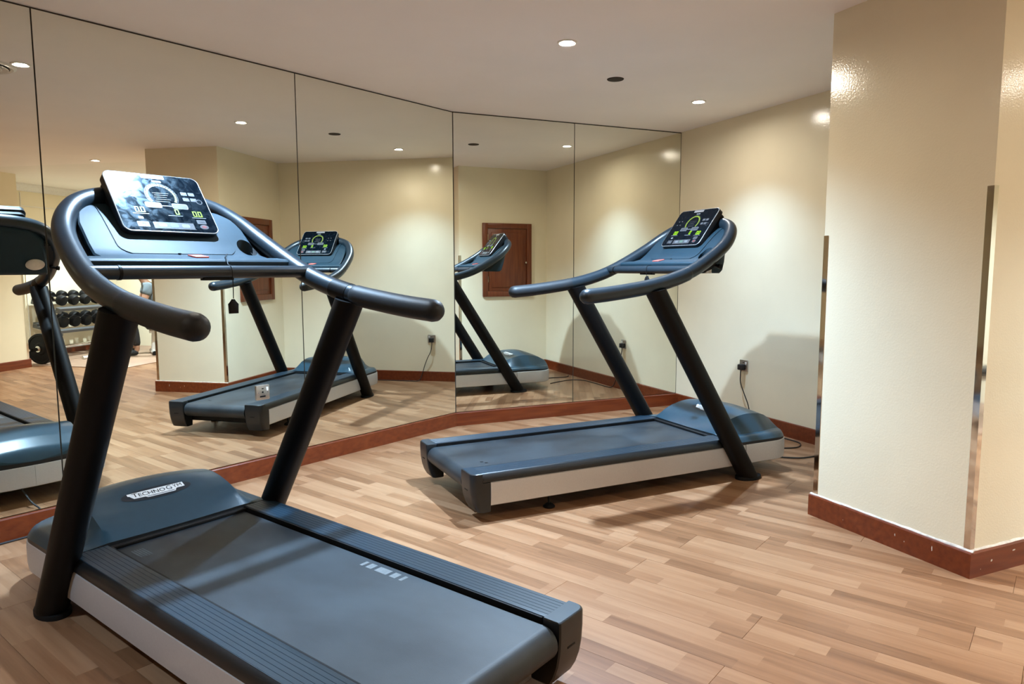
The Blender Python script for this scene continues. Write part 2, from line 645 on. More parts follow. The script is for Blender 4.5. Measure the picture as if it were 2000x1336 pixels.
# mirror panels: 5 mm glass standing on the baseboard
def mirror_panel(parent, xf, x0, x1):
    b = 0.0015
    m = MB()
    g = 0.0016
    x0, x1 = x0 + g, x1 - g
    z0, z1 = HB + 0.002, H - 0.007
    m.poly([xf @ Vector(p) for p in ((x0 + b, 0, z0 + b), (x1 - b, 0, z0 + b), (x1 - b, 0, z1 - b), (x0 + b, 0, z1 - b))], [(0, 1, 2, 3)], 0)
    m.poly([xf @ Vector(p) for p in ((x0 + b, 0, z0 + b), (x1 - b, 0, z0 + b), (x1 - b, 0, z1 - b), (x0 + b, 0, z1 - b),
                                     (x0, b, z0), (x1, b, z0), (x1, b, z1), (x0, b, z1),
                                     (x0, 0.0055, z0), (x1, 0.0055, z0), (x1, 0.0055, z1), (x0, 0.0055, z1))],
           [(i, (i + 1) % 4, 4 + (i + 1) % 4, 4 + i) for i in range(4)] + [(4 + i, 4 + (i + 1) % 4, 8 + (i + 1) % 4, 8 + i) for i in range(4)] + [(11, 10, 9, 8)], 1)
    return m.build('mirror_panel', [M['mirror'], M['mirror_edge']], parent, smooth=False)


sj = [0, 1.3585, 2.717, 4.075, A_LEN + 0.02]
for i in range(len(sj) - 1):
    mirror_panel(wall_left, XA, -sj[i + 1], -sj[i] if i else -0.001)
XB = Matrix.Translation((0, BY, 0))
mirror_panel(wall_back, XB, 1.7645, 2.798)
mirror_panel(wall_back, XB, 2.798, CX - 0.001)

# baseboards (15 mm proud, eased top edge)
def baseboard(name, x0, x1, xf, t=0.016, mat=None, sealant=False):
    """local: face towards -y, back on y=0"""
    prof = [(0, 0), (-t, 0), (-t, HB - 0.006), (-t + 0.003, HB - 0.001), (-t + 0.005, HB), (0, HB)]
    m = MB()
    m.rings([[xf @ Vector((x, y, z)) for y, z in prof] for x in (x0, x1)])
    o = struct(name, m, M['base'])
    if sealant:
        r = random.Random(len(name))
        s = MB()
        n = int((x1 - x0) / 0.03)
        rings = []
        for i in range(n + 1):
            x = x0 + (x1 - x0) * i / n
            hh = 0.0045 + 0.004 * r.random()
            rings.append([xf @ Vector(p) for p in ((x, 0.001, HB - 0.001), (x, -0.010 + 0.004 * r.random(), HB - 0.001), (x, -0.008, HB + 0.0015), (x, -0.0015, HB + hh), (x, 0.001, HB + hh))])
        s.rings(rings)
        s.build('sealant_line', M['base_edge'], o)
    return o


def wall_xf(p, a):
    return Matrix.Translation((p[0], p[1], 0)) @ Matrix.Rotation(a, 4, 'Z')


baseboard('baseboard_left', -A_LEN, 0.0035, XA)
baseboard('baseboard_back', 1.7665, CX, XB)
XC = wall_xf((CX, 0), -PI / 2)      # local x = -world y, faces -x
baseboard('baseboard_right', -(BY - 0.016), -FY1, XC)
XF = wall_xf((FX, 0), -PI / 2)
bf = baseboard('baseboard_column', -FY1 - 0.016, -FY0 + 0.016, XF, sealant=True)
XG = wall_xf((0, FY0), 0)
baseboard('baseboard_column_side', FX, EX, XG, sealant=True)
XD = wall_xf((0, FY1), PI)          # faces +y, local x = -world x
baseboard('baseboard_alcove', -(CX - 0.016), -FX, XD)
baseboard('baseboard_far', -EX, -3.97, wall_xf((0, SY), PI))
baseboard('baseboard_pier', -3.97 - 0.016, -3.53 + 0.016, wall_xf((0, -1.085), PI))
baseboard('baseboard_pier_side', -(-1.085), -(SY + 0.016), wall_xf((3.97, 0), PI / 2).__matmul__(Matrix.Scale(-1, 4, (1, 0, 0))) if False else wall_xf((3.97, -1.085 + SY), PI / 2))

# paint chips on the column baseboard
chips = MB()
for y, z, w, h in ((2.03, 0.064, 0.004, 0.012), (1.985, 0.05, 0.003, 0.006), (1.86, 0.066, 0.005, 0.022), (2.3, 0.04, 0.003, 0.003)):
    chips.poly([(FX - 0.0165, y + a * w / 2, z + b * h / 2) for a, b in ((-1, -.8), (.3, -1), (1, .2), (.4, 1), (-.6, .7))], [(0, 1, 2, 3, 4)])
for x, z, w, h in ((2.84, 0.055, 0.012, 0.010), (2.775, 0.03, 0.004, 0.004), (2.98, 0.075, 0.02, 0.006)):
    chips.poly([(x + a * w / 2, FY0 - 0.0165, z + b * h / 2) for a, b in ((-1, -.8), (.3, -1), (1, .2), (.4, 1), (-.6, .7))], [(0, 1, 2, 3, 4)])
chips.build('paint_chip', M['base_edge'], bf)

# cornice over the far wall
cor = MB()
prof = [(0, H), (0.09, H), (0.085, H - 0.02), (0.05, H - 0.045), (0.03, H - 0.085), (0.012, H - 0.10), (0, H - 0.10)]
cor.rings([[Vector((x, SY + y, z)) for y, z in prof] for x in (3.97, EX)])
struct('trim_1', cor, M['white_paint'])
pn = MB()      # panel lines high on the far wall
pn.box((4.74, SY, HB), (4.75, SY + 0.012, 2.27)).box((4.75, SY, 2.08), (EX, SY + 0.012, 2.09))
struct('trim_2', pn, M['white_paint'])


def corner_guard(p, dx, dy, z0, z1, label, w=0.024):
    """chrome angle on a corner at p; legs run from the corner along +-y on the x face and along x on the y face"""
    t = 0.0022
    m = MB()
    px, py = p
    ox, oy = -t, (-t if dy > 0 else t)        # outer corner
    pts = [(px + ox, py + oy), (px + w, py + oy), (px + w, py), (px, py), (px, py + dy * w), (px + ox, py + dy * w)]
    m.prism(pts, z0, z1)
    o = m.build('corner_guard', M['chrome'], None, smooth=False)
    tag(o, label, 'corner guard')
    return o


corner_guard((FX, FY1), 1, -1, HB + 0.008, 1.372, 'polished steel strip on the column corner nearest the far treadmill')
corner_guard((FX, FY0), 1, 1, HB + 0.008, 1.525, 'taller polished steel strip on the front corner of the cream column')
gp = MB()
gp.prism([(3.53 - .0022, -1.085 + .0022), (3.556, -1.085 + .0022), (3.556, -1.085), (3.53, -1.085), (3.53, -1.11), (3.53 - .0022, -1.11)], HB + .008, 1.4)
tag(gp.build('corner_guard', M['chrome'], None, smooth=False), 'polished steel strip on the pier beside the weights, seen in the mirror', 'corner guard')
gp = MB()
gp.prism([(3.97 + .0022, -1.085 + .0022), (3.946, -1.085 + .0022), (3.946, -1.085), (3.97, -1.085), (3.97, -1.11), (3.97 + .0022, -1.11)], HB + .008, 1.4)
tag(gp.build('corner_guard', M['chrome'], None, smooth=False), 'polished steel strip on the pier corner next to the dumbbell rack', 'corner guard')


# ------------------------------------------------------------------ ceiling fittings
def downlight(x, y, label, spot=SPOT_W, color=COOL, lit=True, glow=1.0, cone=130):
    root = empty('downlight', (x, y, H))
    if lit:
        tag(root, label, 'ceiling light', 'recessed ceiling downlights')
    else:
        tag(root, label, 'ceiling light')
    if not lit:
        k = MB()
        k.lathe([(0.0005, -0.004), (0.050, -0.004), (0.0525, 0.0), (0.0005, 0.0)], 28)
        k.build('dark_hole_disc', M['dark_can'], root)  # flat dark disc stands in for the shade inside the hole
        return root
    m = MB()
    m.lathe([(0.036, 0.004), (0.036, -0.003), (0.041, -0.0065), (0.050, -0.005), (0.0525, 0.0), (0.0525, 0.004)], 28)
    m.build('trim_ring', M['trim_white'] if lit else M['dark_can'], root)
    c = MB()
    c.lathe([(0.0005, -0.002), (0.02, -0.0015), (0.0358, 0.001), (0.0358, 0.004), (0.0005, 0.004)], 24)
    c.build('lens', M['lens'] if glow == 1.0 else M['lens_half'] if glow == 0.5 else M['lens_dim'], root)
    if lit:
        d = bpy.data.lights.new('beam', 'SPOT')
        d.energy = spot
        d.color = color
        d.spot_size = math.radians(cone)
        d.spot_blend = 0.85
        d.shadow_soft_size = 0.03
        o = bpy.data.objects.new('beam', d)
        COL.objects.link(o)
        o.parent = root
        o.location = (0, 0, -0.012)
    return root


downlight(1.788, 3.345, 'brightest lit downlight in the ceiling, top centre of the view')
downlight(3.253, 4.125, 'lit downlight in the ceiling close to the white wall behind the far treadmill', spot=22, glow=0.2, cone=102)
downlight(3.24, 0.70, 'lit downlight beside the whiter ceiling, seen in the left mirror', spot=11, color=WARM, glow=0.3, cone=100)
downlight(0.09, 3.03, 'lit downlight above the near treadmill next to the round vent, seen in the mirror', spot=62, cone=88, glow=0.5)
downlight(1.55, 0.45, 'unseen added downlight behind the camera, warming the column', spot=14, color=(1.0, 0.80, 0.54), glow=0.3)  # added lamp out of view, warms the column faces
downlight(4.75, 0.55, 'unseen added downlight over the exercise bench, brightening the weights corner', spot=62, color=WARM, glow=0.3)  # lamp added out of view to lift the weights corner
downlight(5.3, -0.9, 'unseen added downlight over the dumbbell rack, lighting that end of the room', spot=62, color=WARM, glow=0.3)  # second added lamp for the bright corner, itself out of view
downlight(-1.5, 1.6, 'unseen added downlight brightening the open floor left of the near treadmill', spot=24, glow=0.3, cone=100)  # fill lamp added out of view, lightens the floor beside the treadmill
downlight(2.40, 3.855, 'small dark unlit downlight hole in the ceiling between two lit ones', lit=False)

v = empty('ceiling_vent', (0.045, 2.79, H))
tag(v, 'round louvred air vent in the ceiling beside a downlight, seen in the mirror', 'vent')
m = MB()
m.lathe([(0.150, 0.002), (0.150, -0.008), (0.166, -0.012), (0.182, -0.004), (0.182, 0.002)], 40)
m.build('vent_ring', M['trim_white'], v)
for r in (0.118, 0.086, 0.054):
    m = MB()
    m.lathe([(r, -0.004), (r + 0.022, -0.016), (r + 0.025, -0.014), (r + 0.004, 0.0)], 36)
    m.build('vent_louvre', M['trim_white'], v)
MB().lathe([(0.0005, -0.012), (0.03, -0.010), (0.036, 0.0), (0.0005, 0.001)], 24).build('vent_hub', M['trim_white'], v)
MB().lathe([(0.0005, -0.0012), (0.148, -0.0012), (0.148, 0.001), (0.0005, 0.001)], 32).build('vent_recess', M['rubber'], v)


# ------------------------------------------------------------------ treadmill
DX = [1.345, 1.36, 1.40, 1.455, 1.50, 1.55, 1.60, 1.62, 1.65, 1.68, 1.70]
DZ = [1.250, 1.257, 1.262, 1.274, 1.308, 1.356, 1.402, 1.418, 1.440, 1.456, 1.464]
HX = [1.575, 1.64, 1.70, 1.77, 1.81, 1.85, 1.90, 1.95, 2.03, 2.10, 2.15]
HZ = [0.240, 0.272, 0.300, 0.330, 0.352, 0.367, 0.368, 0.356, 0.325, 0.285, 0.240]      # along the middle
HE = [0.240, 0.291, 0.319, 0.337, 0.343, 0.346, 0.343, 0.335, 0.308, 0.274, 0.240]      # along the shoulders
HANDLE = [(0.617, .412, 1.080), (0.74, .411, 1.090), (0.873, .409, 1.105), (1.0, .406, 1.123), (1.14, .401, 1.153), (1.272, .394, 1.195), (1.405, .380, 1.258),
          (1.543, .354, 1.338), (1.628, .312, 1.404), (1.685, .245, 1.455), (1.710, .14, 1.484), (1.718, 0, 1.496)]
SCR_C = Vector((1.607, 0, 1.4575))
SCR_U = Vector((0, -1, 0))                       # towards the user's right
SCR_V = Vector((0.6035, 0, 0.7974))              # up the screen
SCR_N = Vector((-0.7974, 0, 0.6035))             # out of the screen


def scr_xf(u, v, n):
    """matrix that puts local x,y,z on the display's right, up and outward directions; u,v in metres from its centre"""
    o = SCR_C + SCR_U * u + SCR_V * v + SCR_N * n
    return Matrix(((SCR_U.x, SCR_V.x, SCR_N.x, o.x), (SCR_U.y, SCR_V.y, SCR_N.y, o.y), (SCR_U.z, SCR_V.z, SCR_N.z, o.z), (0, 0, 0, 1)))


def seven(ch, w, h, t):
    """rectangles of a seven segment figure"""
    on = {'0': 'abcdef', '1': 'bc', '.': ''}[ch]
    seg = {'a': (0, h - t, w, h), 'd': (0, 0, w, t), 'f': (0, h / 2, t, h), 'b': (w - t, h / 2, w, h), 'e': (0, 0, t, h / 2), 'c': (w - t, 0, w, h / 2), 'g': (0, h / 2 - t / 2, w, h / 2 + t / 2)}
    return [seg[c] for c in on]


def plate(name, items, m, parent, n=0.0135, th=0.0004):
    """flat print on the display: items are outlines in screen metres"""
    b = MB()
    for out in items:
        k = len(out)
        b.poly([scr_xf(u, v, n + th) @ Vector((0, 0, 0)) for u, v in out], [tuple(range(k))])
    return b.build(name, m, parent, smooth=False)


def rect(u0, v0, u1, v1):
    return [(u0, v0), (u1, v0), (u1, v1), (u0, v1)]


def rr(u, v, w, h, r):
    return [(u + a, v + b) for a, b in rrect(w, h, min(r, w / 2.01, h / 2.01), 3)]


def crease_w(x):
    return 0.266 - 0.075 * sstep(1.88, 2.14, x)


def hood_z(x, y):
    base = 0.243 - 0.012 * sstep(1.95, 2.14, x)
    p = interp(x, HX, HZ)
    a = abs(y)
    w = crease_w(x)
    q = min(a / 0.26, 1) ** 2
    dome = p * (1 - q) + interp(x, HX, HE) * q
    k = 1 - sstep(0, 1, (a - w) / 0.075) if a > w else 1.0
    kk = min(max((a - w) / 0.062, 0), 1)
    k = 1 - kk
    return base + max(dome - base, 0) * k


def front_outline(off=0.0, n=10):
    """plan outline of the front shroud from the user's left to right, set in by off"""
    pts = []
    yl, xf, r = 0.398 - off, 2.148 - off, 0.17
    pts.append((1.585, yl))
    pts.append((1.80, yl))
    for i in range(n + 1):
        a = PI / 2 * (1 - i / n)
        pts.append((xf - r - 0.02 + (r) * math.cos(a) * 1.0, yl - r + r * math.sin(a)))
    # gently bowed nose
    for q in (0.5, 0.0, -0.5):
        pts.append((xf - 0.02 + 0.02 * (1 - (q / 1.0) ** 2), q * (yl - r) * 1.0))
    pts = pts[:2 + n + 1] + pts[2 + n + 1:]
    pts += [(x, -y) for x, y in pts[:2 + n + 1][::-1]]
    return pts


def make_treadmill(label, tm, yaw, loc, clip_cord):
    R = empty('treadmill', (*loc, 0), yaw)
    tag(R, label, 'treadmill', 'gym treadmills')
    P = lambda mb, name, m, parent=R, **k: mb.build(name, m, parent, **k)

    # chassis, rollers and belt
    P(MB().box((0.09, -0.352, 0.085), (2.00, 0.352, 0.196), 0.008).box((0.12, -0.262, 0.19), (1.60, 0.262, 0.214)), 'chassis', M['rubber'])
    b = MB()
    path = [(1.60, 0.226)] + [(0.045, 0.226)]
    path += [(0.045 + 0.048 * math.cos(a), 0.178 + 0.048 * math.sin(a)) for a in [PI / 2 + PI * i / 14 for i in range(1, 15)]]
    path += [(0.11, 0.130), (0.11, 0.134)]
    path += [(0.045 + 0.044 * math.cos(a), 0.178 + 0.044 * math.sin(a)) for a in [1.5 * PI - PI * i / 14 for i in range(0, 15)]]
    path += [(1.60, 0.222)]
    b.rings([[Vector((x, y, z)) for x, z in path] for y in (-0.251, -0.249, 0.249, 0.251)])
    belt = P(b, 'running_belt', M['belt'])
    P(MB().tube([(0.045, -0.30, 0.178), (0.045, 0.30, 0.178)], 0.0425, 20), 'rear_roller', M['tube'])
    if tm == 1:
        bars = MB()
        for x0, x1 in ((0.773, 0.759), (0.744, 0.716), (0.700, 0.643), (0.628, 0.600), (0.583, 0.569)):
            bars.poly([(x0, -0.199, 0.2265), (x1, -0.199, 0.2265), (x1, -0.232, 0.2265), (x0, -0.232, 0.2265)], [(0, 1, 2, 3)])
        P(bars, 'belt_print', M['print'], belt, smooth=False)
        bars = MB()
        for i in range(5):
            y = 0.226 - 0.009 * i
            bars.poly([(1.50, y, 0.2264), (1.42, y - 0.001, 0.2264), (1.42, y - 0.005, 0.2264), (1.50, y - 0.0045, 0.2264)], [(0, 1, 2, 3)])
        P(bars, 'belt_print', M['print_faint'], belt, smooth=False)
    else:
        bars = MB()
        for x, y in ((0.15, -0.13), (0.165, -0.155)):
            bars.poly([(x, y, 0.2265), (x + 0.016, y - 0.004, 0.2265), (x + 0.014, y - 0.02, 0.2265), (x - 0.002, y - 0.018, 0.2265)], [(0, 1, 2, 3)])
        P(bars, 'belt_mark', M['rubber'], belt, smooth=False)

    for s in (1, -1):
        # ribbed side rail: ribs run lengthwise, outer edge rolls down to the side panel
        prof = [(0.266, 0.200), (0.266, 0.238), (0.268, 0.2420)]
        y = 0.270
        while y < 0.366:
            prof += [(y, 0.2425), (y + 0.0125, 0.2425), (y + 0.0133, 0.2417), (y + 0.0147, 0.2417)]
            y += 0.0155
        prof += [(0.374, 0.2425), (0.3755, 0.2405), (0.3755, 0.200)]
        b = MB()
        b.rings([[Vector((x, s * yy, z)) for yy, z in prof] for x in (0.0535, 1.583)])
        P(b, 'side_rail', M['rail'], angle=20)
        tp = [(0.3757, 0.2418), (0.382, 0.239), (0.389, 0.229), (0.3935, 0.214), (0.3935, 0.1985), (0.3757, 0.1985)]
        b = MB()
        b.rings([[Vector((x, s * yy, z)) for yy, z in tp] for x in (0.0535, 1.583)])
        P(b, 'rail_trim', M['trim_black'])
        P(MB().box((0.06, min(s * 0.2605, s * 0.2658), 0.198), (1.583, max(s * 0.2605, s * 0.2658), 0.2405)), 'rail_gap', M['rubber'])  # black strip standing for the shade in the gap beside the belt
        # rear cap
        rings = []
        for z, xr, xf_, ins in ((0.046, 0.040, 0.088, 0.006), (0.050, 0.030, 0.094, 0.001), (0.075, 0.016, 0.0945, 0), (0.11, 0.004, 0.0945, 0), (0.15, -0.003, 0.0945, 0), (0.1955, -0.006, 0.0945, 0),
                                (0.1965, -0.006, 0.0525, 0), (0.236, -0.006, 0.0525, 0), (0.2405, -0.0045, 0.0525, 0.0015), (0.2430, -0.0005, 0.0525, 0.005)):
            yi, yo, rc = 0.258 + ins * 0.6, 0.3935 - ins, 0.030
            ring = [(xf_, yi), (xr + 0.004, yi), (xr, yi + 0.005)]
            for q in range(7):
                a = PI / 2 * q / 6
                ring.append((xr + rc - rc * math.cos(a), yo - rc + rc * math.sin(a)))
            ring.append((max(xf_, xr + rc + 0.001), yo))
            rings.append([Vector((x, s * yy, z)) for x, yy in ring])
        cap = P(MB().rings(rings), 'rear_cap', M['trim_black'], angle=30)
        tpz = [Vector((p.x, p.y, 0.2432)) for p in rings[-1]]
        P(MB().rings([[Vector((p.x, p.y, 0.2425)) for p in tpz], tpz]), 'cap_top_lit', M['rail'], cap)  # bluer sheet paints the light falling on top of the black cap
        P(MB().box((-0.0045, s * 0.318 - 0.018, 0.152), (0.0, s * 0.318 + 0.018, 0.157)), 'cap_slot', M['rubber'], cap)
        # silver side panel, slightly crowned
        b = MB()
        prof = [(0.370, 0.198), (0.3885, 0.1975), (0.3935, 0.193), (0.3955, 0.16), (0.3950, 0.11), (0.392, 0.083), (0.385, 0.078), (0.370, 0.078)]
        b.rings([[Vector((x, s * yy, z)) for yy, z in prof] for x in (0.0955, 1.72)])
        P(b, 'side_panel', M['alu'], label=None) if False else P(b, 'side_panel', M['alu'])
        # levelling foot at the rear, transport foot at the front
        b = MB()
        b.lathe([(0.0005, 0.0), (0.030, 0.0), (0.031, 0.008), (0.022, 0.016), (0.012, 0.022), (0.0065, 0.024), (0.0065, 0.09), (0.0005, 0.09)], 20, Matrix.Translation((0.45, s * 0.33, 0)))
        P(b, 'levelling_foot', M['rubber'])

        # upright post, round, raked towards the user
        lo, hi = Vector((1.708, s * 0.410, 0.045)), Vector((1.052, s * 0.405, 1.088))
        d = (hi - lo).normalized()
        n = 28
        rings = []
        for q, zz in ((0.0, None), (0.0, 1), (1.0, 1)):
            pass
        ring0, ring1 = [], []
        sx = Vector((d.z, 0, -d.x))
        sy = Vector((0, 1, 0))
        for k in range(n):
            a = 2 * PI * k / n
            o = sx * math.cos(a) * 0.0545 + sy * math.sin(a) * 0.0525
            p = lo + o
            tt = (0.012 - p.z) / d.z                       # flat foot 12 mm above the floor
            ring0.append(p + d * tt)
            p = hi + o
            tt = (1.108 + (p.x - 1.05) * 0.20 - p.z) / (d.z - 0.20 * d.x)  # ends inside the hand rail
            ring1.append(p + d * tt)
        b = MB()
        mid = [[r0 + (r1 - r0) * q for r0, r1 in zip(ring0, ring1)] for q in (0, 0.015, 0.3, 0.6, 0.985, 1)]
        cen0 = sum(ring0, Vector()) / n
        mid[0] = [cen0 + (p - cen0) * 0.94 for p in mid[0]]
        b.rings(mid)
        up = P(b, 'upright', M['tube'])
        fb = MB().prism([(1.79 + 0.09 * math.cos(a) * (1.0 if math.cos(a) > 0 else 0.9) - 0.06, s * 0.405 + 0.055 * math.sin(a)) for a in [2 * PI * i / 24 for i in range(24)]], 0.0, 0.020, bev=0.005)
        P(fb, 'upright_foot', M['rubber'], up)

    # front shroud: silver band with a centre seam, black top shell with the motor hood
    out = front_outline(0.0)
    zprof = [(0.012, 0.0795), (0.003, 0.085), (0.0, 0.11), (0.0, 0.17), (0.002, 0.194), (0.006, 0.1985)]

    def band(pts):
        rings = []
        for i, (x, y) in enumerate(pts):
            p0 = Vector(pts[max(i - 1, 0)])
            p1 = Vector(pts[min(i + 1, len(pts) - 1)])
            t = (p1 - p0).normalized()
            nn = Vector((-t.y, t.x)) if (Vector((x, y)) - Vector((1.7, 0))).dot(Vector((-t.y, t.x))) < 0 else Vector((t.y, -t.x))
            ring = [Vector((x + nn.x * o, y + nn.y * o, z)) for o, z in zprof]
            ring += [Vector((x + nn.x * 0.022, y + nn.y * 0.022, z)) for z in (0.1985, 0.0795)]
            rings.append(ring)
        return rings
    half = [p for p in out if p[1] >= -1e-9 and p[0] >= 1.60]
    half = [(1.722, half[0][1])] + [p for p in half if p[0] > 1.73]
    half[-1] = (half[-1][0], 0.0006)
    P(MB().rings(band(half)), 'front_panel', M['alu'])
    P(MB().rings(band([(x, -y) for x, y in half])), 'front_panel', M['alu'])

    # top shell + hood as one height field bounded by the plan outline
    o2 = front_outline(0.004)
    left = [p for p in o2 if p[1] >= 0]
    NXs = [1.586 + (2.146 - 1.586) * i / 44 for i in range(45)]
    NY = 48

    def half_w(x):
        best = 0.394
        for (xa, ya), (xb, yb) in zip(left[:-1], left[1:]):
            if min(xa, xb) - 1e-9 <= x <= max(xa, xb) + 1e-9 and abs(xb - xa) > 1e-9:
                best = ya + (yb - ya) * (x - xa) / (xb - xa)
        return max(best, 0.02)
    xmax = max(p[0] for p in left) - 0.001
    NXs = [1.586 + (xmax - 1.586) * (1 - (1 - i / 44) ** 1.5) for i in range(45)]
    pts, idx = [], {}
    for i, x in enumerate(NXs):
        w = half_w(x)
        c1 = min(crease_w(x), 0.74 * w)
        c2 = min(c1 + 0.062, 0.88 * w)
        half_y = [c1 * q / 12 for q in range(13)] + [c1 + (c2 - c1) * q / 4 for q in range(1, 5)] + [c2 + (w - c2) * q / 8 for q in range(1, 9)]
        row_y = [-q for q in half_y[:0:-1]] + half_y
        for j in range(NY + 1):
            y = row_y[j]
            e = min(w - abs(y), xmax - x + 0.0005)
            drop = 0.030 * (1 - min(e / 0.034, 1)) ** 2
            pts.append((x, y, hood_z(x, y) - drop))
    fs = [(i * (NY + 1) + j, i * (NY + 1) + j + 1, (i + 1) * (NY + 1) + j + 1, (i + 1) * (NY + 1) + j) for i in range(44) for j in range(NY)]
    # black rim between the shell and the silver band
    rim = [i * (NY + 1) for i in range(45)] + [44 * (NY + 1) + j for j in range(1, NY + 1)] + [i * (NY + 1) + NY for i in range(43, -1, -1)] + [j for j in range(NY - 1, 0, -1)]
    n = len(rim)
    rp = [(pts[k][0], pts[k][1], pts[k][2]) for k in rim] + [(pts[k][0], pts[k][1], 0.197) for k in rim]
    P(MB().poly(rp, [(i, (i + 1) % n, n + (i + 1) % n, n + i) for i in range(n)]), 'shell_rim', M['trim_black'])
    hood = P(MB().poly(pts, fs), 'motor_hood', M['hood'], angle=28)
    P(MB().box((1.560, -0.262, 0.2268), (1.5855, 0.262, 0.238), 0.002), 'hood_gap_strip', M['rubber'])  # black strip standing in for the dark gap between belt and hood

    # badge on the hood
    def hood_pt(u, v, lift):
        """u: to the user's right (m); v: up the sloping face"""
        x = 1.772 + v * 0.88
        y = -u
        return Vector((x, y, hood_z(x, y) + lift))

    def on_hood(name, outline, m, lift, parent):
        # fan-filled patch that follows the curve of the hood
        c = (sum(p[0] for p in outline) / len(outline), sum(p[1] for p in outline) / len(outline))
        bb = MB()
        K = len(outline)
        ptsx = [hood_pt(*c, lift)]
        for q in (0.33, 0.67, 1.0):
            ptsx += [hood_pt(c[0] + (p[0] - c[0]) * q, c[1] + (p[1] - c[1]) * q, lift) for p in outline]
        f = [(0, 1 + i, 1 + (i + 1) % K) for i in range(K)]
        for a in range(2):
            f += [(1 + a * K + i, 1 + (a + 1) * K + i, 1 + (a + 1) * K + (i + 1) % K, 1 + a * K + (i + 1) % K) for i in range(K)]
        bb.poly(ptsx, f)
        return P(bb, name, m, parent)
    ell = [(0.137 * math.copysign(abs(math.cos(a)) ** 0.8, math.cos(a)), 0.034 * math.copysign(abs(math.sin(a)) ** 0.9, math.sin(a))) for a in [2 * PI * i / 36 for i in range(36)]]
    badge = on_hood('badge', ell, M['badge'], 0.0012, hood)
    band_o = []
    ctrl = [(-0.110, 0.021), (0.110, 0.021), (0.110, -0.006), (0.076, -0.006), (0.066, -0.021), (-0.040, -0.021), (-0.05, -0.017), (-0.078, -0.017), (-0.088, 0.002), (-0.110, 0.004)]
    for a, c in zip(ctrl, ctrl[1:] + ctrl[:1]):
        for q in range(3):
            band_o.append((a[0] + (c[0] - a[0]) * q / 3, a[1] + (c[1] - a[1]) * q / 3))
    lab = MB()
    # white label built as vertical strips so that it hugs the hood
    cols = 40
    tp, bt = [], []
    for i in range(cols + 1):
        u = -0.110 + 0.22 * i / cols
        lo_v = interp(u, [-0.110, -0.101, -0.097, -0.050, -0.044, 0.066, 0.074, 0.110], [0.008, 0.006, -0.013, -0.013, -0.021, -0.021, -0.006, -0.006])
        tp.append(0.021)
        bt.append(lo_v)
    vs = []
    for i in range(cols + 1):
        u = -0.110 + 0.22 * i / cols
        for q in range(4):
            vs.append(hood_pt(u, bt[i] + (tp[i] - bt[i]) * q / 3, 0.0022))
    lab.poly(vs, [(i * 4 + q, (i + 1) * 4 + q, (i + 1) * 4 + q + 1, i * 4 + q + 1) for i in range(cols) for q in range(3)])
    P(lab, 'badge_label', M['badge_white'], hood)

    def hood_text(body, u, v, size, sxx=1.0):
        o = text_mesh('badge_lettering', body, size, M['badge'], hood, Matrix.Identity(4), 0.0)
        for vert in o.data.vertices:
            uu, vv = vert.co.x * sxx, vert.co.y
            vert.co = hood_pt(u + uu, v + vv, 0.003)
        return o
    hood_text('T', -0.083, 0.0055, 0.032, 1.15)
    hood_text('ECHNO', -0.019, 0.003, 0.027, 1.12)
    hood_text('G', 0.050, 0.005, 0.034, 1.0)
    hood_text('YM', 0.0845, 0.007, 0.027, 1.0)
    ul = MB()
    for i in range(12):
        u0, u1 = -0.044 + 0.11 * i / 12, -0.044 + 0.11 * (i + 1) / 12
        ul.poly([hood_pt(u0, -0.0135, 0.003), hood_pt(u1, -0.0135, 0.003), hood_pt(u1, -0.0165, 0.003), hood_pt(u0, -0.0165, 0.003)], [(0, 1, 2, 3)])
    P(ul, 'badge_lettering', M['badge'], hood)

    # hand rail loop, grips, cross bar
    pl = catmull(HANDLE, 8)
    full = pl + [Vector((p.x, -p.y, p.z)) for p in pl[-2::-1]]
    P(MB().tube(full, 0.0355, 22, round_ends=True), 'hand_rail', M['handrail'])
    # foam grips; only the right one shows its collar
    end_r = 1.005 if tm == 1 else 1.27
    seg = [Vector((p.x, p.y, p.z)) for p in pl if p.x < 1.005]
    P(MB().tube(seg, 0.0362, 22, round_ends=True), 'grip', M['grip'])
    seg = [Vector((p.x, -p.y, p.z)) for p in pl if p.x < end_r]
    P(MB().tube(seg, 0.0382, 22, round_ends=True), 'grip', M['grip'] if tm == 1 else M['handrail'])
    if tm == 1:
        seg = [Vector((p.x, -p.y, p.z)) for p in pl if 1.03 < p.x < 1.13]
        P(MB().tube(seg, 0.0368, 22), 'rail_collar', M['tube'])
    bar = P(MB().tube([(1.275, y, 1.2105) for y in (-0.392, -0.2, 0, 0.2, 0.392)], 0.0225, 18), 'cross_bar', M['handrail'])
    P(MB().tube([(1.275, 0.300, 1.2105), (1.275, 0.309, 1.2105)], 0.0242, 18), 'bar_collar', M['tube'], bar)
    P(MB().box((1.262, -0.075, 1.182), (1.29, 0.035, 1.192), 0.002), 'bar_sensor', M['tube'], bar)

    # dash: wedge shaped housing, front lip, raised centre plate
    def hw(x):
        return interp(x, [1.40, 1.58, 1.62, 1.65, 1.68, 1.70], [0.306, 0.298, 0.280, 0.258, 0.222, 0.185])
    xs = [1.402, 1.42, 1.455, 1.48, 1.50, 1.525, 1.55, 1.575, 1.60, 1.62, 1.635, 1.65, 1.665, 1.68, 1.692, 1.70]
    rings = []
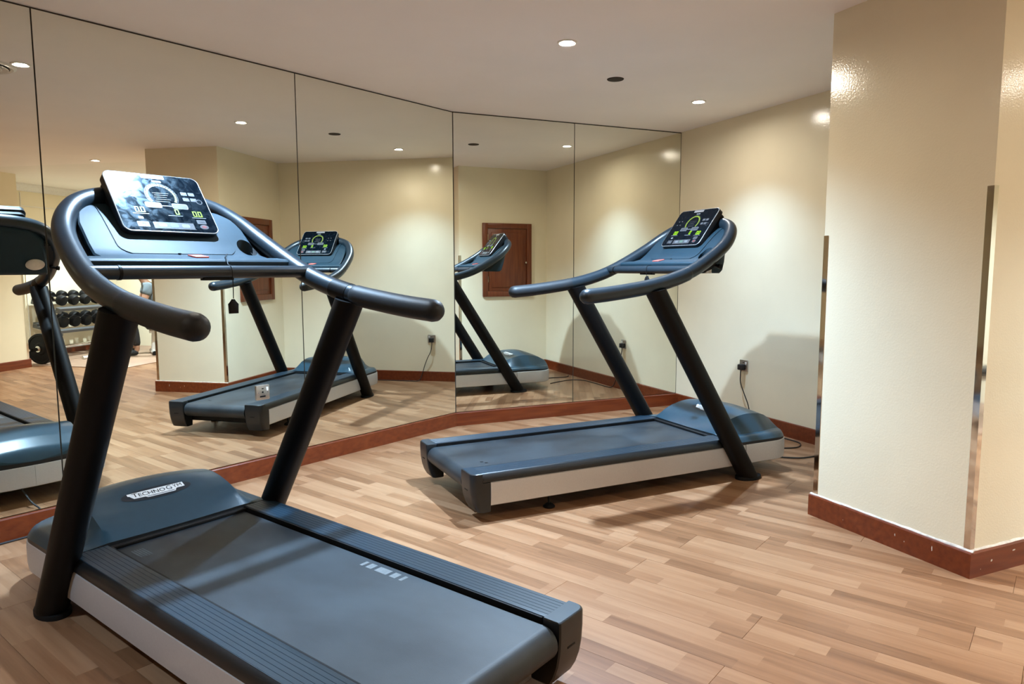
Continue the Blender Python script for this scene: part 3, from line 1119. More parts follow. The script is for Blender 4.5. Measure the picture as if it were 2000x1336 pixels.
    for x in xs:
        w, zt = hw(x), interp(x, DX, DZ)
        zb = interp(x, [1.40, 1.42, 1.59, 1.605, 1.66, 1.70], [1.205, 1.192, 1.190, 1.21, 1.36, 1.43])
        zb = min(zb, zt - 0.015)
        c = 0.006
        cs = [(-w, zb + c), (-w + c, zb), (-w * 0.5, zb), (0, zb), (w * 0.5, zb), (w - c, zb), (w, zb + c), (w, zt - c), (w - c, zt)]
        cs += [(w * q, zt + 0.0) for q in (0.75, 0.5, 0.25, 0, -0.25, -0.5, -0.75)] + [(-w + c, zt), (-w, zt - c)]
        rings.append([Vector((x, y, z)) for y, z in cs])
    hb = MB().rings(rings)
    housing = P(hb, 'dash_housing', M['dash'])
    # bottle hole through the right of the dash
    cut = MB().tube([(1.490, -0.268, 1.10), (1.490, -0.268, 1.55)], 0.036, 32).build('cutter', M['rubber'])
    cut.scale = (1.08, 1, 1)
    cut.location = (-1.49 * 0.08, 0, 0)
    mod = housing.modifiers.new('hole', 'BOOLEAN')
    mod.operation = 'DIFFERENCE'
    mod.object = cut
    mod.solver = 'EXACT'
    keep = housing.parent
    housing.parent = None
    bpy.context.view_layer.update()
    me = bpy.data.meshes.new_from_object(housing.evaluated_get(bpy.context.evaluated_depsgraph_get()))
    housing.modifiers.clear()
    housing.data = me
    housing.parent = keep
    me.polygons.foreach_set('use_smooth', [True] * len(me.polygons))
    me.set_sharp_from_angle(angle=math.radians(35))
    bpy.data.objects.remove(cut)
    me.materials.clear()
    me.materials.append(M['dash'])
    lipp = [(1.345, 1.232), (1.345, 1.247), (1.350, 1.2535), (1.36, 1.257), (1.404, 1.263), (1.404, 1.225), (1.36, 1.219), (1.35, 1.222)]
    P(MB().rings([[Vector((x, y, z)) for x, z in lipp] for y in (-0.372, -0.36, 0.36, 0.372)]), 'dash_lip', M['dash'])
    # pale steel oval standing in for light seen through the bottle hole
    oc = Matrix.Translation((1.6235, -0.222, 1.250)) @ Matrix.Rotation(math.atan2(0.055, 0.15), 4, 'Y') @ Matrix.Rotation(PI / 2, 4, 'Y')
    P(MB().prism([(0.034 * math.sin(a), 0.050 * math.cos(a)) for a in [2 * PI * i / 28 for i in range(28)]], -0.004, 0.004, oc, bev=0.002), 'lit_opening_disc', M['steel'])
    # side webs between housing and rail, set lower and coloured black as the recess shade
    for s in (1, -1):
        b = MB()
        rings = []
        for x in (1.404, 1.46, 1.52, 1.58, 1.63):
            z = interp(x, DX, DZ) - 0.035
            w = hw(x)
            yo = interp(x, [1.40, 1.46, 1.55, 1.61, 1.65], [0.372, 0.358, 0.345, 0.325, 0.285])
            rings.append([Vector((x, s * yy, zz)) for yy, zz in ((w - 0.004, z), (yo, z), (yo, z - 0.03), (w - 0.004, z - 0.03))])
        P(b.rings(rings), 'dash_web', M['rubber'])
    # centre plate: thin raised sheet with rounded lower corners (its edge is the seam in the photo)
    xs2 = [1.453 + (1.672 - 1.453) * i / 20 for i in range(21)]
    rings = []
    for x in xs2:
        w = 0.212 - max(0, 0.035 - (x - 1.453)) ** 2 / 0.035 * 0.9
        w = w if x < 1.64 else min(w, hw(x) - 0.004)
        z = interp(x, DX, DZ)
        nx, nz = -0.60, 0.8
        ys = [w * (-1 + 2 * j / 12) for j in range(13)]
        top = [Vector((x - 0.0025 * 0.6, y, z + 0.0022)) for y in ys]
        bot = [Vector((x, y, z - 0.004)) for y in ys[::-1]]
        rings.append(top + bot)
    plate_o = P(MB().rings(rings), 'dash_plate', M['dash'])
    gr = MB()
    gpath = []
    for x in xs2[::-1]:
        w = 0.2125 - max(0, 0.035 - (x - 1.453)) ** 2 / 0.035 * 0.9
        if x < 1.63:
            gpath.append((x, w + 0.0007, interp(x, DX, DZ) + 0.001))
    gpath2 = [(x, -y, z) for x, y, z in gpath[::-1]]
    gr.tube(gpath + [(1.4525, 0.1, interp(1.4525, DX, DZ) + 0.001), (1.4525, -0.1, interp(1.4525, DX, DZ) + 0.001)] + gpath2, 0.0007, 6)
    P(gr, 'plate_seam', M['rubber'], plate_o)
    P(MB().lathe([(0.0005, 0.004), (0.0055, 0.004), (0.006, 0.0), (0.0005, 0.0)], 12, Matrix.Translation((1.447, 0.022 if tm == 1 else -0.02, 1.2735))), 'tag_socket', M['rubber'], plate_o)

    # bottle holder below the hole
    ring = MB()
    cen = Vector((1.490, -0.268, 0))
    ring.rings([[Vector((1.490 + (0.0385 - o) * 1.08 * math.cos(a), -0.268 + (0.0385 - o) * math.sin(a), z)) for a in [2 * PI * k / 28 for k in range(28)]] for o, z in ((0.0, 1.19), (0.0, 1.245), (0.002, 1.245), (0.002, 1.19), (0.0, 1.19))], cap=False)
    P(ring, 'bottle_sleeve', M['steel'])
    P(MB().tube([(1.50, -0.31, 1.240), (1.50, -0.372, 1.230)], 0.008, 12).tube([(1.50, -0.372, 1.230), (1.50, -0.386, 1.228)], 0.013, 14), 'lock_knob', M['tube'])

    # display: rubber block, silver bezel, black glass, printed keys, lit figures
    blk = MB().prism(rrect(0.338, 0.264, 0.030, 6), -0.050, -0.004, scr_xf(0, -0.004, 0))
    disp = P(blk, 'display', M['rubber'])
    P(MB().prism(rrect(0.350, 0.276, 0.028, 8), -0.020, 0.0095, scr_xf(0, 0, 0), bev=0.002), 'bezel', M['trim_black'], disp)
    rimp = [scr_xf(0, 0, 0) @ Vector((a, c, 0.0098)) for a, c in rrect(0.3455, 0.2715, 0.026, 8)]
    P(MB().tube(rimp + rimp[:2], 0.0027, 8), 'bezel_rim', M['bezel'], disp)
    P(MB().prism(rrect(0.3425, 0.2685, 0.025, 8), 0.006, 0.0130, scr_xf(0, 0, 0)), 'screen', M['screen'], disp)
    W2, H2 = 0.338, 0.264
    uv = lambda u, v: ((u - 0.5) * W2, (v - 0.5) * H2)

    def key(name, u, v, w, h, m, r=0.003):
        c = uv(u, v)
        return plate(name, [rr(c[0], c[1], w, h, r)], m, disp)
    key('brand_tab', 0.50, 0.965, 0.085, 0.016, M['bezel'])
    key('brand_mark', 0.525, 0.885, 0.034, 0.009, M['icon_white'], 0.002)
    # gauge
    gc = uv(0.515, 0.62)
    arc = []
    N = 22
    for i in range(N):
        a0 = math.radians(215 - 250 * i / N)
        a1 = math.radians(215 - 250 * (i + 0.82) / N)
        arc.append([(gc[0] + r * math.cos(a), gc[1] + r * math.sin(a)) for r, a in ((0.047, a0), (0.056, a0), (0.056, a1), (0.047, a1))])
    plate('gauge_arc', arc, M['gauge'], disp)
    rim = []
    for i in range(40):
        a0, a1 = math.radians(220 - 260 * i / 40), math.radians(220 - 260 * (i + 1) / 40)
        rim.append([(gc[0] + r * math.cos(a), gc[1] + r * math.sin(a)) for r, a in ((0.0585, a0), (0.0600, a0), (0.0600, a1), (0.0585, a1))])
    plate('gauge_rim', rim, M['icon'], disp)
    plate('gauge_text', [rect(gc[0] - 0.03 + 0.004 * (i % 2), gc[1] + 0.012 - 0.010 * i, gc[0] + 0.03 - 0.006 * (i % 3), gc[1] + 0.014 - 0.010 * i) for i in range(5)], M['icon'], disp)
    for u in (0.385, 0.675):
        c = uv(u, 0.445)
        k = plate('speed_key', [rr(c[0], c[1], 0.060, 0.026, 0.007)], M['icon_white'], disp)
        plate('speed_key', [rr(c[0], c[1], 0.054, 0.020, 0.005)], M['icon'], disp, n=0.0139)
    c = uv(0.53, 0.44)
    plate('key_link', [rect(c[0] - 0.022, c[1] - 0.002, c[0] + 0.022, c[1] + 0.002)], M['icon_white'], disp)
    for u, v in ((0.78, 0.69), (0.865, 0.69), (0.78, 0.585), (0.865, 0.585)):
        key('preset_key', u, v, 0.024, 0.017, M['icon'])
        c = uv(u, v)
        plate('preset_key', [rect(c[0] - 0.008, c[1] - 0.002, c[0] + 0.008, c[1] + 0.002)], M['icon_white'], disp, n=0.0139)
    c = uv(0.925, 0.555)
    plate('dial', [[(c[0] + r * math.cos(a), c[1] + r * math.sin(a)) for r, a in ((0.009, a0), (0.012, a0), (0.012, a0 + 0.4), (0.009, a0 + 0.4))] for a0 in [0.39 * i for i in range(16)]], M['icon'], disp)
    for u, v in ((0.12, 0.69), (0.20, 0.69), (0.12, 0.585), (0.20, 0.585)):
        c = uv(u, v)
        plate('goal_key', [rect(c[0] - 0.006, c[1] - 0.003, c[0] + 0.006, c[1] + 0.003)], M['icon'], disp)
    # figures with underline
    def readout(u, v, s, w=0.0155, h=0.026):
        items = []
        c = uv(u, v)
        x = c[0]
        for ch in s:
            if ch == '.':
                items.append(rect(x - 0.0030, c[1], x - 0.0005, c[1] + 0.0035))
                continue
            items += [rect(x + a, c[1] + b, x + cc, c[1] + d) for a, b, cc, d in seven(ch, w, h, 0.0042)]
            x += w + 0.0045
        plate('readout', items, M['led'], disp)
    readout(0.165, 0.300, '0.0')
    readout(0.590, 0.290, '0')
    readout(0.785, 0.270, '0.0')
    for u0, u1, v in ((0.13, 0.30, 0.272), (0.50, 0.66, 0.262), (0.76, 0.92, 0.243)):
        a, b2 = uv(u0, v), uv(u1, v)
        plate('readout_line', [rect(a[0], a[1], b2[0], b2[1] + 0.003)], M['icon_white'], disp)
    key('mode_key', 0.195, 0.205, 0.018, 0.012, M['icon_white'])
    key('mode_key', 0.195, 0.095, 0.042, 0.024, M['icon'])
    key('mode_key', 0.205, 0.095, 0.016, 0.012, M['icon_white'])
    key('start_bar', 0.52, 0.085, 0.150, 0.030, M['icon'], 0.002)
    for u, mm in ((0.395, M['icon_white']), (0.52, M['icon_green']), (0.645, M['icon_white'])):
        c = uv(u, 0.088)
        plate('start_key', [rr(c[0], c[1], 0.030, 0.016, 0.006)], mm, disp, n=0.0139)
    key('mode_key', 0.845, 0.175, 0.036, 0.020, M['icon'])
    key('mode_key', 0.850, 0.175, 0.014, 0.008, M['icon_white'])
    c = uv(0.855, 0.085)
    plate('stop_key', [[(c[0] + 0.017 * math.cos(a), c[1] + 0.011 * math.sin(a)) for a in [2 * PI * i / 20 for i in range(20)]]], M['icon'], disp)
    plate('stop_key', [[(c[0] + 0.010 * math.cos(a), c[1] + 0.0065 * math.sin(a)) for a in [2 * PI * i / 20 for i in range(20)]]], M['icon_red'], disp, n=0.0139)
    c = uv(0.5, 0.03)
    plate('lower_line', [rect(c[0] - 0.06, c[1] - 0.001, c[0] + 0.085, c[1] + 0.001)], M['icon'], disp)

    # red stop tag lying on the lip, its cord and clip
    ty = -0.026 if tm == 1 else 0.050
    tagx = Matrix.Translation((1.408, ty, 1.2665)) @ Matrix.Rotation(-0.16, 4, 'Y') @ Matrix.Rotation(0.10, 4, 'Z')
    P(MB().box((-0.026, -0.026, -0.0025), (0.026, 0.026, 0.0025), 0.002, tagx), 'stop_tag', M['red'])
    if clip_cord:
        cord = [(1.44, -0.155, 1.277), (1.395, -0.12, 1.2655), (1.345, -0.095, 1.262), (1.315, -0.082, 1.252), (1.293, -0.072, 1.237), (1.2525, -0.062, 1.228), (1.243, -0.058, 1.20), (1.240, -0.057, 1.16), (1.240, -0.056, 1.118)]
        P(MB().tube(catmull(cord, 5), 0.0016, 6), 'clip_cord', M['rubber'])
        out = [(-0.016, 0.0), (-0.0175, 0.033), (-0.009, 0.042), (-0.0035, 0.050), (0.0035, 0.050), (0.009, 0.042), (0.0175, 0.033), (0.016, 0.0)]
        xf = Matrix.Translation((1.240, -0.055, 1.066)) @ Matrix.Rotation(-PI / 2, 4, 'Z') @ Matrix.Rotation(PI / 2, 4, 'X')
        P(MB().prism(out, -0.005, 0.005, xf, bev=0.0015), 'safety_clip', M['rubber'])
    else:
        cord = [(1.302, -0.040, 1.215), (1.290, -0.040, 1.232), (1.272, -0.041, 1.236), (1.255, -0.043, 1.230), (1.247, -0.045, 1.21), (1.25, -0.048, 1.175)]
        P(MB().tube(catmull(cord, 5), 0.0016, 6), 'clip_cord', M['rubber'])
        out = [(-0.013, 0.0), (-0.015, 0.006), (-0.006, 0.022), (0.004, 0.027), (0.008, 0.02), (0.018, 0.006), (0.017, 0.0)]
        xf = Matrix.Translation((1.250, -0.050, 1.148)) @ Matrix.Rotation(-PI / 2, 4, 'Z') @ Matrix.Rotation(PI / 2, 4, 'X')
        P(MB().prism(out, -0.007, 0.007, xf, bev=0.0015), 'safety_clip', M['rubber'])
    return R


make_treadmill('large black treadmill nearest the camera with scuffed belt, facing the left mirror', 1, 2.06180, (0.633, 1.520), True)
make_treadmill('smaller looking black treadmill further back, facing the white wall with the plug socket', 2, 0.03702, (1.120, 3.443), False)


# ------------------------------------------------------------------ sockets, plug and cables
def socket(name_label, xf, plug=False):
    """local: plate in the x-z plane, facing -y"""
    R = empty('wall_socket')
    tag(R, name_label, 'socket')
    rot = xf @ Matrix.Rotation(PI / 2, 4, 'X')
    MB().prism(rrect(0.087, 0.087, 0.006, 4), 0.0, 0.008, rot, bev=0.0015).build('face_plate', M['steel'], R)
    k = MB()
    k.box((-0.007, -0.011, 0.019), (0.007, -0.0075, 0.026), xf=xf)
    MB().box((0.021, -0.0115, 0.008), (0.033, -0.0078, 0.030), 0.001, xf).build('rocker_switch', M['white_plastic'], R)
    MB().box((-0.008, -0.0088, 0.020), (0.004, -0.0079, 0.026), xf=xf).build('pin_hole', M['rubber'], R)
    MB().lathe([(0.0005, 0), (0.0055, 0), (0.0055, 0.0009), (0.0005, 0.0009)], 12, xf @ Matrix.Translation((-0.002, -0.0079, 0.002)) @ Matrix.Rotation(PI / 2, 4, 'X')).build('pin_hole', M['rubber'], R)
    MB().box((-0.021, -0.0088, -0.028), (0.015, -0.0079, -0.019), xf=xf).build('pin_hole', M['rubber'], R)
    for x in (-0.030, 0.030):
        MB().lathe([(0.0005, 0), (0.003, 0), (0.003, 0.001), (0.0005, 0.001)], 10, xf @ Matrix.Translation((x, -0.0079, 0)) @ Matrix.Rotation(PI / 2, 4, 'X')).build('screw', M['chrome'], R)
    return R


pA = on_A(0)
sA = (Vector((1.7632, BY)) - Vector((0.296, 4.339))).dot(TA)
socket('steel single socket with white switch mounted on the left mirror', XA @ Matrix.Translation((-sA, -0.0003, 0.497)))
socket('steel socket on the white wall with a black plug in it', wall_xf((CX, 4.243), -PI / 2) @ Matrix.Translation((0, -0.0003, 0.462)))

plug = empty('power_cable')
tag(plug, 'black plug and thin cable hanging from the socket on the white wall', 'cable')
px = CX - 0.009
MB().box((px - 0.036, 4.243 - 0.022, 0.428), (px - 0.0005, 4.243 + 0.030, 0.472), 0.006).build('plug', M['socket_black'], plug)
cb = [(px - 0.018, 4.250, 0.430), (px - 0.020, 4.250, 0.395), (px - 0.026, 4.240, 0.33), (px - 0.024, 4.20, 0.25), (px - 0.014, 4.165, 0.17), (CX - 0.024, 4.14, 0.09), (CX - 0.05, 4.11, 0.012),
      (CX - 0.075, 4.02, 0.005), (CX - 0.07, 3.85, 0.005), (CX - 0.075, 3.72, 0.005), (CX - 0.085, 3.58, 0.005), (CX - 0.20, 3.50, 0.005), (3.46, 3.56, 0.005), (3.34, 3.62, 0.005)]
MB().tube(catmull(cb, 7), 0.0042, 8).build('cord', M['socket_black'], plug)
cb2 = [(3.268, 3.475, 0.0055), (3.30, 3.43, 0.0055), (3.357, 3.365, 0.0055), (3.458, 3.292, 0.0055), (3.56, 3.28, 0.0055), (3.66, 3.30, 0.0055), (3.74, 3.27, 0.0055), (3.79, 3.18, 0.0055)]
o = MB().tube(catmull(cb2, 7), 0.0046, 8).build('floor_cable', M['socket_black'])
tag(o, 'black cable on the floor running from the far treadmill nose behind the column', 'cable')
# near treadmill: cable along the left baseboard
cb3 = [(-0.42, 3.35, 0.09), (-0.47, 3.47, 0.03), (-0.50, 3.55, 0.0055), (-0.62, 3.62, 0.0055)]
b0 = on_A(2.62)
for s in (2.80, 3.1, 3.5, 4.0, 4.6):
    p = on_A(s) - NA * (0.045 + 0.012 * math.sin(s * 7))
    cb3.append((p.x, p.y, 0.0055))
o = MB().tube(catmull(cb3, 6), 0.0045, 8).build('floor_cable', M['socket_black'])
tag(o, 'black cable on the floor along the baseboard under the left mirror', 'cable')

# ------------------------------------------------------------------ wooden hatch in the alcove (seen in the mirrors)
hx0, hx1, hz0, hz1 = 3.012, 3.640, 0.890, 1.750
ht = empty('wall_hatch', ((hx0 + hx1) / 2, FY1, hz0))
tag(ht, 'reddish wooden hatch door in the alcove wall, seen in both mirrors', 'hatch')
cx = (hx0 + hx1) / 2
fw = 0.062


def hbox(a, b, name, m, parent, bev=0.003):
    return MB().box((a[0] - cx, 0.0 + a[1], a[2] - hz0), (b[0] - cx, b[1], b[2] - hz0), bev).build(name, m, parent)


hbox((hx0, 0.0005, hz0), (hx0 + fw, 0.026, hz1), 'frame_stile', M['hatch'], ht)
hbox((hx1 - fw, 0.0005, hz0), (hx1, 0.026, hz1), 'frame_stile', M['hatch'], ht)
hbox((hx0 + fw, 0.0005, hz1 - fw), (hx1 - fw, 0.026, hz1), 'frame_rail', M['hatch'], ht)
hbox((hx0 + fw, 0.0005, hz0), (hx1 - fw, 0.026, hz0 + fw), 'frame_rail', M['hatch'], ht)
leaf = hbox((hx0 + fw + .002, 0.0005, hz0 + fw + .002), (hx1 - fw - .002, 0.014, hz1 - fw - .002), 'hatch_leaf', M['hatch'], ht)
g = 0.045
hbox((hx0 + fw + g, 0.013, hz0 + fw + g), (hx1 - fw - g, 0.020, hz1 - fw - g), 'leaf_panel', M['hatch'], leaf, 0.005)
MB().lathe([(0.0005, 0.03), (0.011, 0.03), (0.013, 0.024), (0.007, 0.014), (0.007, 0.0), (0.0005, 0.0)], 16, Matrix.Translation((hx1 - fw - 0.02 - cx, 0.014, 0.40)) @ Matrix.Rotation(-PI / 2, 4, 'X')).build('knob', M['chrome'], leaf)
for z in (0.17, 0.66):
    MB().tube([(hx0 + fw - cx + .001, 0.026, z), (hx0 + fw - cx + .001, 0.026, z + 0.07)], 0.005, 10).build('hinge', M['chrome'], leaf)


# ------------------------------------------------------------------ weights corner (seen in the left mirror)
mat = MB().box((4.08, SY + 0.03, 0.0), (EX - 0.02, 0.19, 0.008), 0.003).build('floor_mat', M['mat'])
tag(mat, 'tan mat covering the floor under the weights and bench', 'mat')
Z0 = 0.008

rk = empty('dumbbell_rack', (5.42, -1.6, Z0))
tag(rk, 'grey two tier dumbbell rack against the far wall, seen in the mirror', 'rack')
RX0, RX1 = -0.66, 0.66


def shelf(zf, zb, name):
    yf, yb = 0.25, -0.20
    d = Vector((0, yb - yf, zb - zf)).normalized()
    nn = Vector((0, -d.z, d.y)) if d.y > 0 else Vector((0, d.z, -d.y))
    xfm = Matrix(((1, 0, 0, 0), (0, d.y, nn.y, yf), (0, d.z, nn.z, zf), (0, 0, 0, 1)))
    L = (Vector((0, yb, zb)) - Vector((0, yf, zf))).length
    o = MB().box((RX0, 0, -0.02), (RX1, 0.07, 0.02), 0.003, xfm).box((RX0, L - 0.07, -0.02), (RX1, L, 0.02), 0.003, xfm).build(name, M['grey_paint'], rk)
    for x in (RX0 + 0.02, RX1 - 0.02):
        MB().box((x - 0.02, 0, -0.055), (x + 0.02, L, -0.021), 0.003, xfm).build('shelf_arm', M['grey_paint'], rk)
    return xfm, L


tiers = [shelf(0.66, 0.80, 'shelf'), shelf(0.36, 0.47, 'shelf')]
for x in (RX0 + 0.02, RX1 - 0.02):
    MB().tube([(x, 0.22, 0.02), (x, 0.03, 0.45), (x, -0.17, 0.78)], 0.024, 12).build('rack_leg', M['grey_paint'], rk)
    MB().box((x - 0.03, -0.22, 0), (x + 0.03, 0.30, 0.045), 0.006).build('rack_foot', M['grey_paint'], rk)
MB().tube([(RX0, -0.15, 0.10), (RX1, -0.15, 0.10)], 0.02, 10).build('rack_brace', M['white_paint'], rk)

names = {0: 'upper', 1: 'lower'}
ordn = ['first', 'second', 'third', 'fourth', 'fifth', 'sixth']
for t, (xfm, L) in enumerate(tiers):
    n = 6
    rad = 0.072 if t == 0 else 0.080
    for i in range(n):
        x = RX0 + 0.145 + i * 0.206
        d = empty('dumbbell')
        d.parent = None
        tag(d, f'black round headed dumbbell, {ordn[i]} from the pier end on the {names[t]} shelf of the rack', 'dumbbell', f'dumbbells on the {names[t]} shelf')
        W = Matrix.Translation((5.42, -1.6, Z0)) @ xfm @ Matrix.Translation((x, L / 2, 0.0205 + rad)) @ Matrix.Rotation(PI / 2, 4, 'X')
        d.matrix_world = W
        for s in (-1, 1):
            MB().lathe([(0.001, s * 0.055), (rad * 0.86, s * 0.057), (rad, s * 0.072), (rad, s * 0.125), (rad * 0.88, s * 0.142), (rad * 0.4, s * 0.147), (0.001, s * 0.147)], 20).build('weight_head', M['rubber'], d)
        MB().tube([(0, 0, -0.057), (0, 0, 0.057)], 0.016, 12).build('grip', M['chrome'], d)

bbl = empty('barbell', (5.05, -1.13, Z0 + 0.198))
tag(bbl, 'loaded barbell on the mat with one large black plate beside the pier', 'barbell')
MB().tube([(-1.065, 0, 0), (-0.80, 0, 0)], 0.024, 14).build('bar_sleeve', M['chrome'], bbl)
MB().tube([(-0.80, 0, 0), (0.55, 0, 0)], 0.015, 12).build('bar', M['chrome'], bbl)
MB().tube([(0.55, 0, 0), (0.85, 0, 0)], 0.024, 14).build('bar_sleeve', M['chrome'], bbl)
for x in (-0.845, 0.595):
    MB().lathe([(0.026, -0.024), (0.07, -0.030), (0.085, -0.018), (0.165, -0.018), (0.172, -0.028), (0.196, -0.028), (0.198, -0.02), (0.198, 0.02), (0.196, 0.028), (0.172, 0.028), (0.165, 0.018), (0.085, 0.018), (0.07, 0.030), (0.026, 0.024), (0.026, -0.024)], 40,
               Matrix.Translation((x, 0, 0)) @ Matrix.Rotation(PI / 2, 4, 'Y')).build('weight_plate', M['rubber'], bbl)
    MB().lathe([(0.0245, -0.013), (0.040, -0.013), (0.040, 0.013), (0.0245, 0.013), (0.0245, -0.013)], 20, Matrix.Translation((x - 0.045, 0, 0)) @ Matrix.Rotation(PI / 2, 4, 'Y')).build('bar_collar', M['chrome'], bbl)

cbx = empty('curl_bar', (4.70, -0.98, Z0 + 0.022))
tag(cbx, 'short chrome bar with dark collar lying on the mat in front of the barbell', 'bar')
MB().tube([(0, 0, 0), (0.14, 0.012, 0), (0.22, 0.02, 0), (0.46, 0.042, 0)], [0.022, 0.022, 0.0145, 0.0145], 14).build('bar', M['white_paint'], cbx)
MB().tube([(0.15, 0.0135, 0.010), (0.22, 0.02, 0.010)], 0.031, 16).build('collar', M['rubber'], cbx)

# bench and person
bd = Vector((0.68, 0.73, 0)).normalized()           # bench runs away from the rack
be = empty('exercise_bench', (5.50, -0.42, Z0), math.atan2(bd.y, bd.x))
tag(be, 'white framed exercise bench with black seat under the seated person', 'bench')
MB().box((-0.16, -0.14, 0.36), (0.78, 0.14, 0.415), 0.02).build('seat_pad', M['vinyl'], be)
MB().tube([(-0.12, 0, 0.33), (0.74, 0, 0.33)], 0.028, 12).build('spine_tube', M['white_paint'], be)
for x, w in ((-0.06, 0.22), (0.66, 0.26)):
    MB().tube([(x, 0, 0.33), (x - 0.02, 0, 0.03)], 0.028, 12).build('bench_leg', M['white_paint'], be)
    MB().tube([(x - 0.02, -w, 0.030), (x - 0.02, w, 0.030)], 0.030, 12).build('foot_tube', M['white_paint'], be)
    for s in (-1, 1):
        MB().tube([(x - 0.02, s * w, 0.030), (x - 0.02, s * (w + 0.03), 0.030)], 0.0302, 14).build('end_cap', M['rubber'], be)
MB().box((0.20, 0.06, 0.10), (0.30, 0.075, 0.34), 0.004).build('adjuster_plate', M['grey_paint'], be)


def skin_mesh(name, verts, edges, radii, m, parent, root=0, sub=1):
    me = bpy.data.meshes.new(name)
    me.from_pydata([tuple(v) for v in verts], edges, [])
    o = bpy.data.objects.new(name, me)
    COL.objects.link(o)
    mod = o.modifiers.new('skin', 'SKIN')
    for i, sv in enumerate(me.skin_vertices[0].data):
        r = radii[i]
        sv.radius = r if isinstance(r, tuple) else (r, r)
        sv.use_root = (i == root)
    mod.use_smooth_shade = True
    sd = o.modifiers.new('sub', 'SUBSURF')
    sd.levels = sd.render_levels = sub
    bpy.context.view_layer.update()
    nm = bpy.data.meshes.new_from_object(o.evaluated_get(bpy.context.evaluated_depsgraph_get()))
    bpy.data.objects.remove(o)
    nm.materials.clear()
    nm.materials.append(m)
    nm.name = name
    nm.polygons.foreach_set('use_smooth', [True] * len(nm.polygons))
    q = bpy.data.objects.new(name, nm)
    COL.objects.link(q)
    q.parent = parent
    return q


pe = empty('person', (5.525, -0.393, Z0), math.atan2(-bd.y, -bd.x))      # local +x: where the person faces
tag(pe, 'person in grey t-shirt and black trousers sitting on the bench, seen in the mirror', 'person')
V, E, Rr = [], [], []


def jv(p, r, link=None):
    V.append(p)
    Rr.append(r)
    if link is not None:
        E.append((link, len(V) - 1))
    return len(V) - 1


pel = jv((0.0, 0, 0.545), (0.13, 0.10))
sp1 = jv((0.05, 0, 0.72), (0.125, 0.09), pel)
sp2 = jv((0.12, 0, 0.90), (0.14, 0.10), sp1)
nk = jv((0.17, 0, 1.02), 0.055, sp2)
nk2 = jv((0.205, 0, 1.08), 0.052, nk)
hd = jv((0.235, 0, 1.17), 0.088, nk2)
hd2 = jv((0.225, 0, 1.24), 0.080, hd)
fingers = []
for s in (1, -1):
    hipv = jv((0.02, s * 0.095, 0.535), 0.088, pel)
    kn = jv((0.375, s * 0.16, 0.50), 0.058, hipv)
    cf = jv((0.355, s * 0.16, 0.36), 0.056, kn)
    an = jv((0.325, s * 0.16, 0.085), 0.036, cf)
    hl = jv((0.365, s * 0.162, 0.045), 0.036, an)
    jv((0.485, s * 0.175, 0.032), 0.030, hl)
    sh = jv((0.14, s * 0.19, 0.97), 0.060, sp2)
    el = jv((0.24, s * 0.24, 0.72), 0.042, sh)
    wr = jv((0.40, s * 0.17, 0.60), 0.028, el)
    pm = jv((0.46, s * 0.155, 0.575), 0.030, wr)
    fingers.append((s, Vector((0.46, s * 0.155, 0.575))))
skin_mesh('body', V, E, Rr, M['skin'], pe)
for s, p in fingers:
    for k, (dy, ln) in enumerate(((-0.027, 0.068), (-0.009, 0.078), (0.009, 0.074), (0.027, 0.058))):
        a = p + Vector((0.0, dy, 0.0))
        MB().tube([a, a + Vector((ln * 0.55, dy * 0.15, -0.006)), a + Vector((ln * 0.85, dy * 0.2, -0.026)), a + Vector((ln * 0.95, dy * 0.2, -0.045))], [0.010, 0.009, 0.0085, 0.0075], 8, round_ends=True).build('finger', M['skin'], pe)
    a = p + Vector((-0.02, -s * 0.03, 0.0))
    MB().tube([a, a + Vector((0.03, -s * 0.022, -0.004)), a + Vector((0.055, -s * 0.026, -0.014))], [0.012, 0.010, 0.009], 8, round_ends=True).build('thumb', M['skin'], pe)
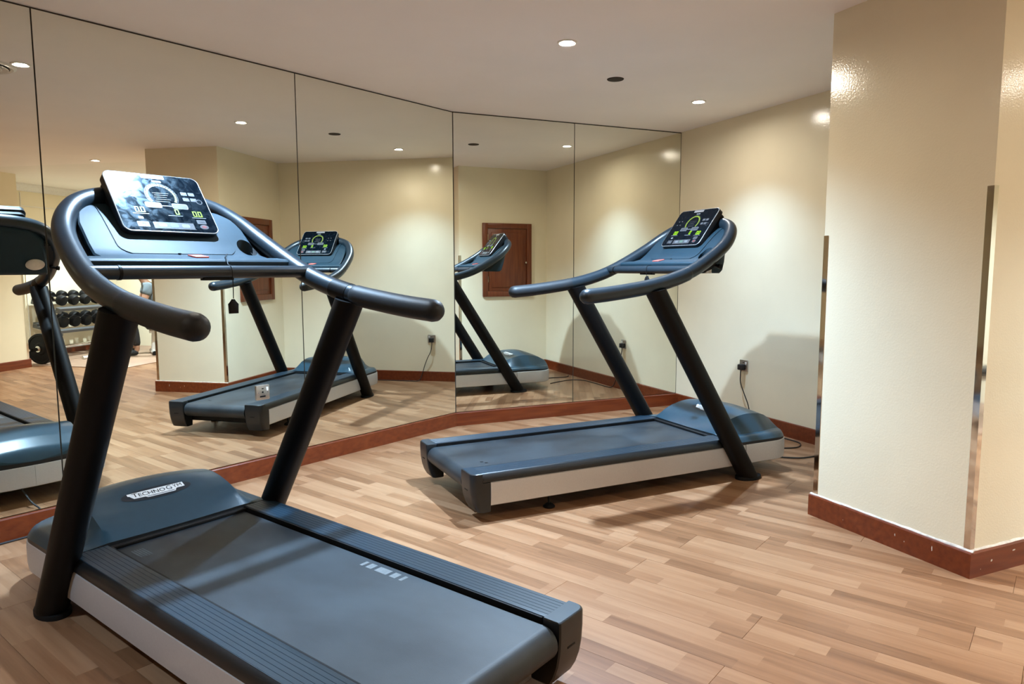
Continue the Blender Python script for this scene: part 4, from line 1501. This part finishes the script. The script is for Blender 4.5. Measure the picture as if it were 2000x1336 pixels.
# face and hair
for s in (1, -1):
    bm = bmesh.new()
    bmesh.ops.create_uvsphere(bm, u_segments=10, v_segments=8, radius=0.012)
    MB().frombm(bm, Matrix.Translation((0.312, s * 0.032, 1.185))).build('eye', M['white_plastic'], pe)
    bm = bmesh.new()
    bmesh.ops.create_uvsphere(bm, u_segments=10, v_segments=8, radius=0.03)
    MB().frombm(bm, Matrix.Translation((0.225, s * 0.088, 1.175)) @ Matrix.Diagonal((0.7, 0.4, 1.1, 1))).build('ear', M['skin'], pe)
MB().tube([(0.312, 0, 1.195), (0.335, 0, 1.160), (0.318, 0, 1.150)], [0.009, 0.015, 0.010], 8).build('nose', M['skin'], pe)
MB().tube([(0.305, 0.024, 1.118), (0.313, 0, 1.116), (0.305, -0.024, 1.118)], 0.006, 8).build('mouth', M['icon_red'], pe)
bm = bmesh.new()
bmesh.ops.create_uvsphere(bm, u_segments=18, v_segments=14, radius=0.108)
for vv in bm.verts:
    if vv.co.z < -0.02 and vv.co.x > -0.02:
        vv.co.z = -0.02
MB().frombm(bm, Matrix.Translation((0.212, 0, 1.225)) @ Matrix.Diagonal((1.0, 0.9, 0.95, 1))).build('hair', M['hair'], pe)
# t-shirt
V2 = [(0.0, 0, 0.56), (0.05, 0, 0.72), (0.12, 0, 0.90), (0.165, 0, 1.0)]
E2 = [(0, 1), (1, 2), (2, 3)]
R2 = [(0.155, 0.12), (0.148, 0.11), (0.165, 0.12), 0.075]
for s in (1, -1):
    k = len(V2)
    V2 += [(0.14, s * 0.19, 0.975), (0.19, s * 0.225, 0.84)]
    R2 += [0.078, 0.066]
    E2 += [(2, k), (k, k + 1)]
skin_mesh('t_shirt', V2, E2, R2, M['tee'], pe)
V3, E3, R3 = [(0.0, 0, 0.545)], [], [(0.142, 0.112)]
for s in (1, -1):
    k = len(V3)
    V3 += [(0.02, s * 0.095, 0.535), (0.375, s * 0.16, 0.50), (0.355, s * 0.16, 0.36), (0.328, s * 0.16, 0.12)]
    R3 += [0.102, 0.074, 0.068, 0.056]
    E3 += [(0, k), (k, k + 1), (k + 1, k + 2), (k + 2, k + 3)]
skin_mesh('trousers', V3, E3, R3, M['trousers'], pe)
for s in (1, -1):
    skin_mesh('shoe', [(0.31, s * 0.16, 0.05), (0.385, s * 0.162, 0.048), (0.515, s * 0.178, 0.036)], [(0, 1), (1, 2)], [(0.048, 0.048), (0.050, 0.046), (0.048, 0.034)], M['trousers'], pe)
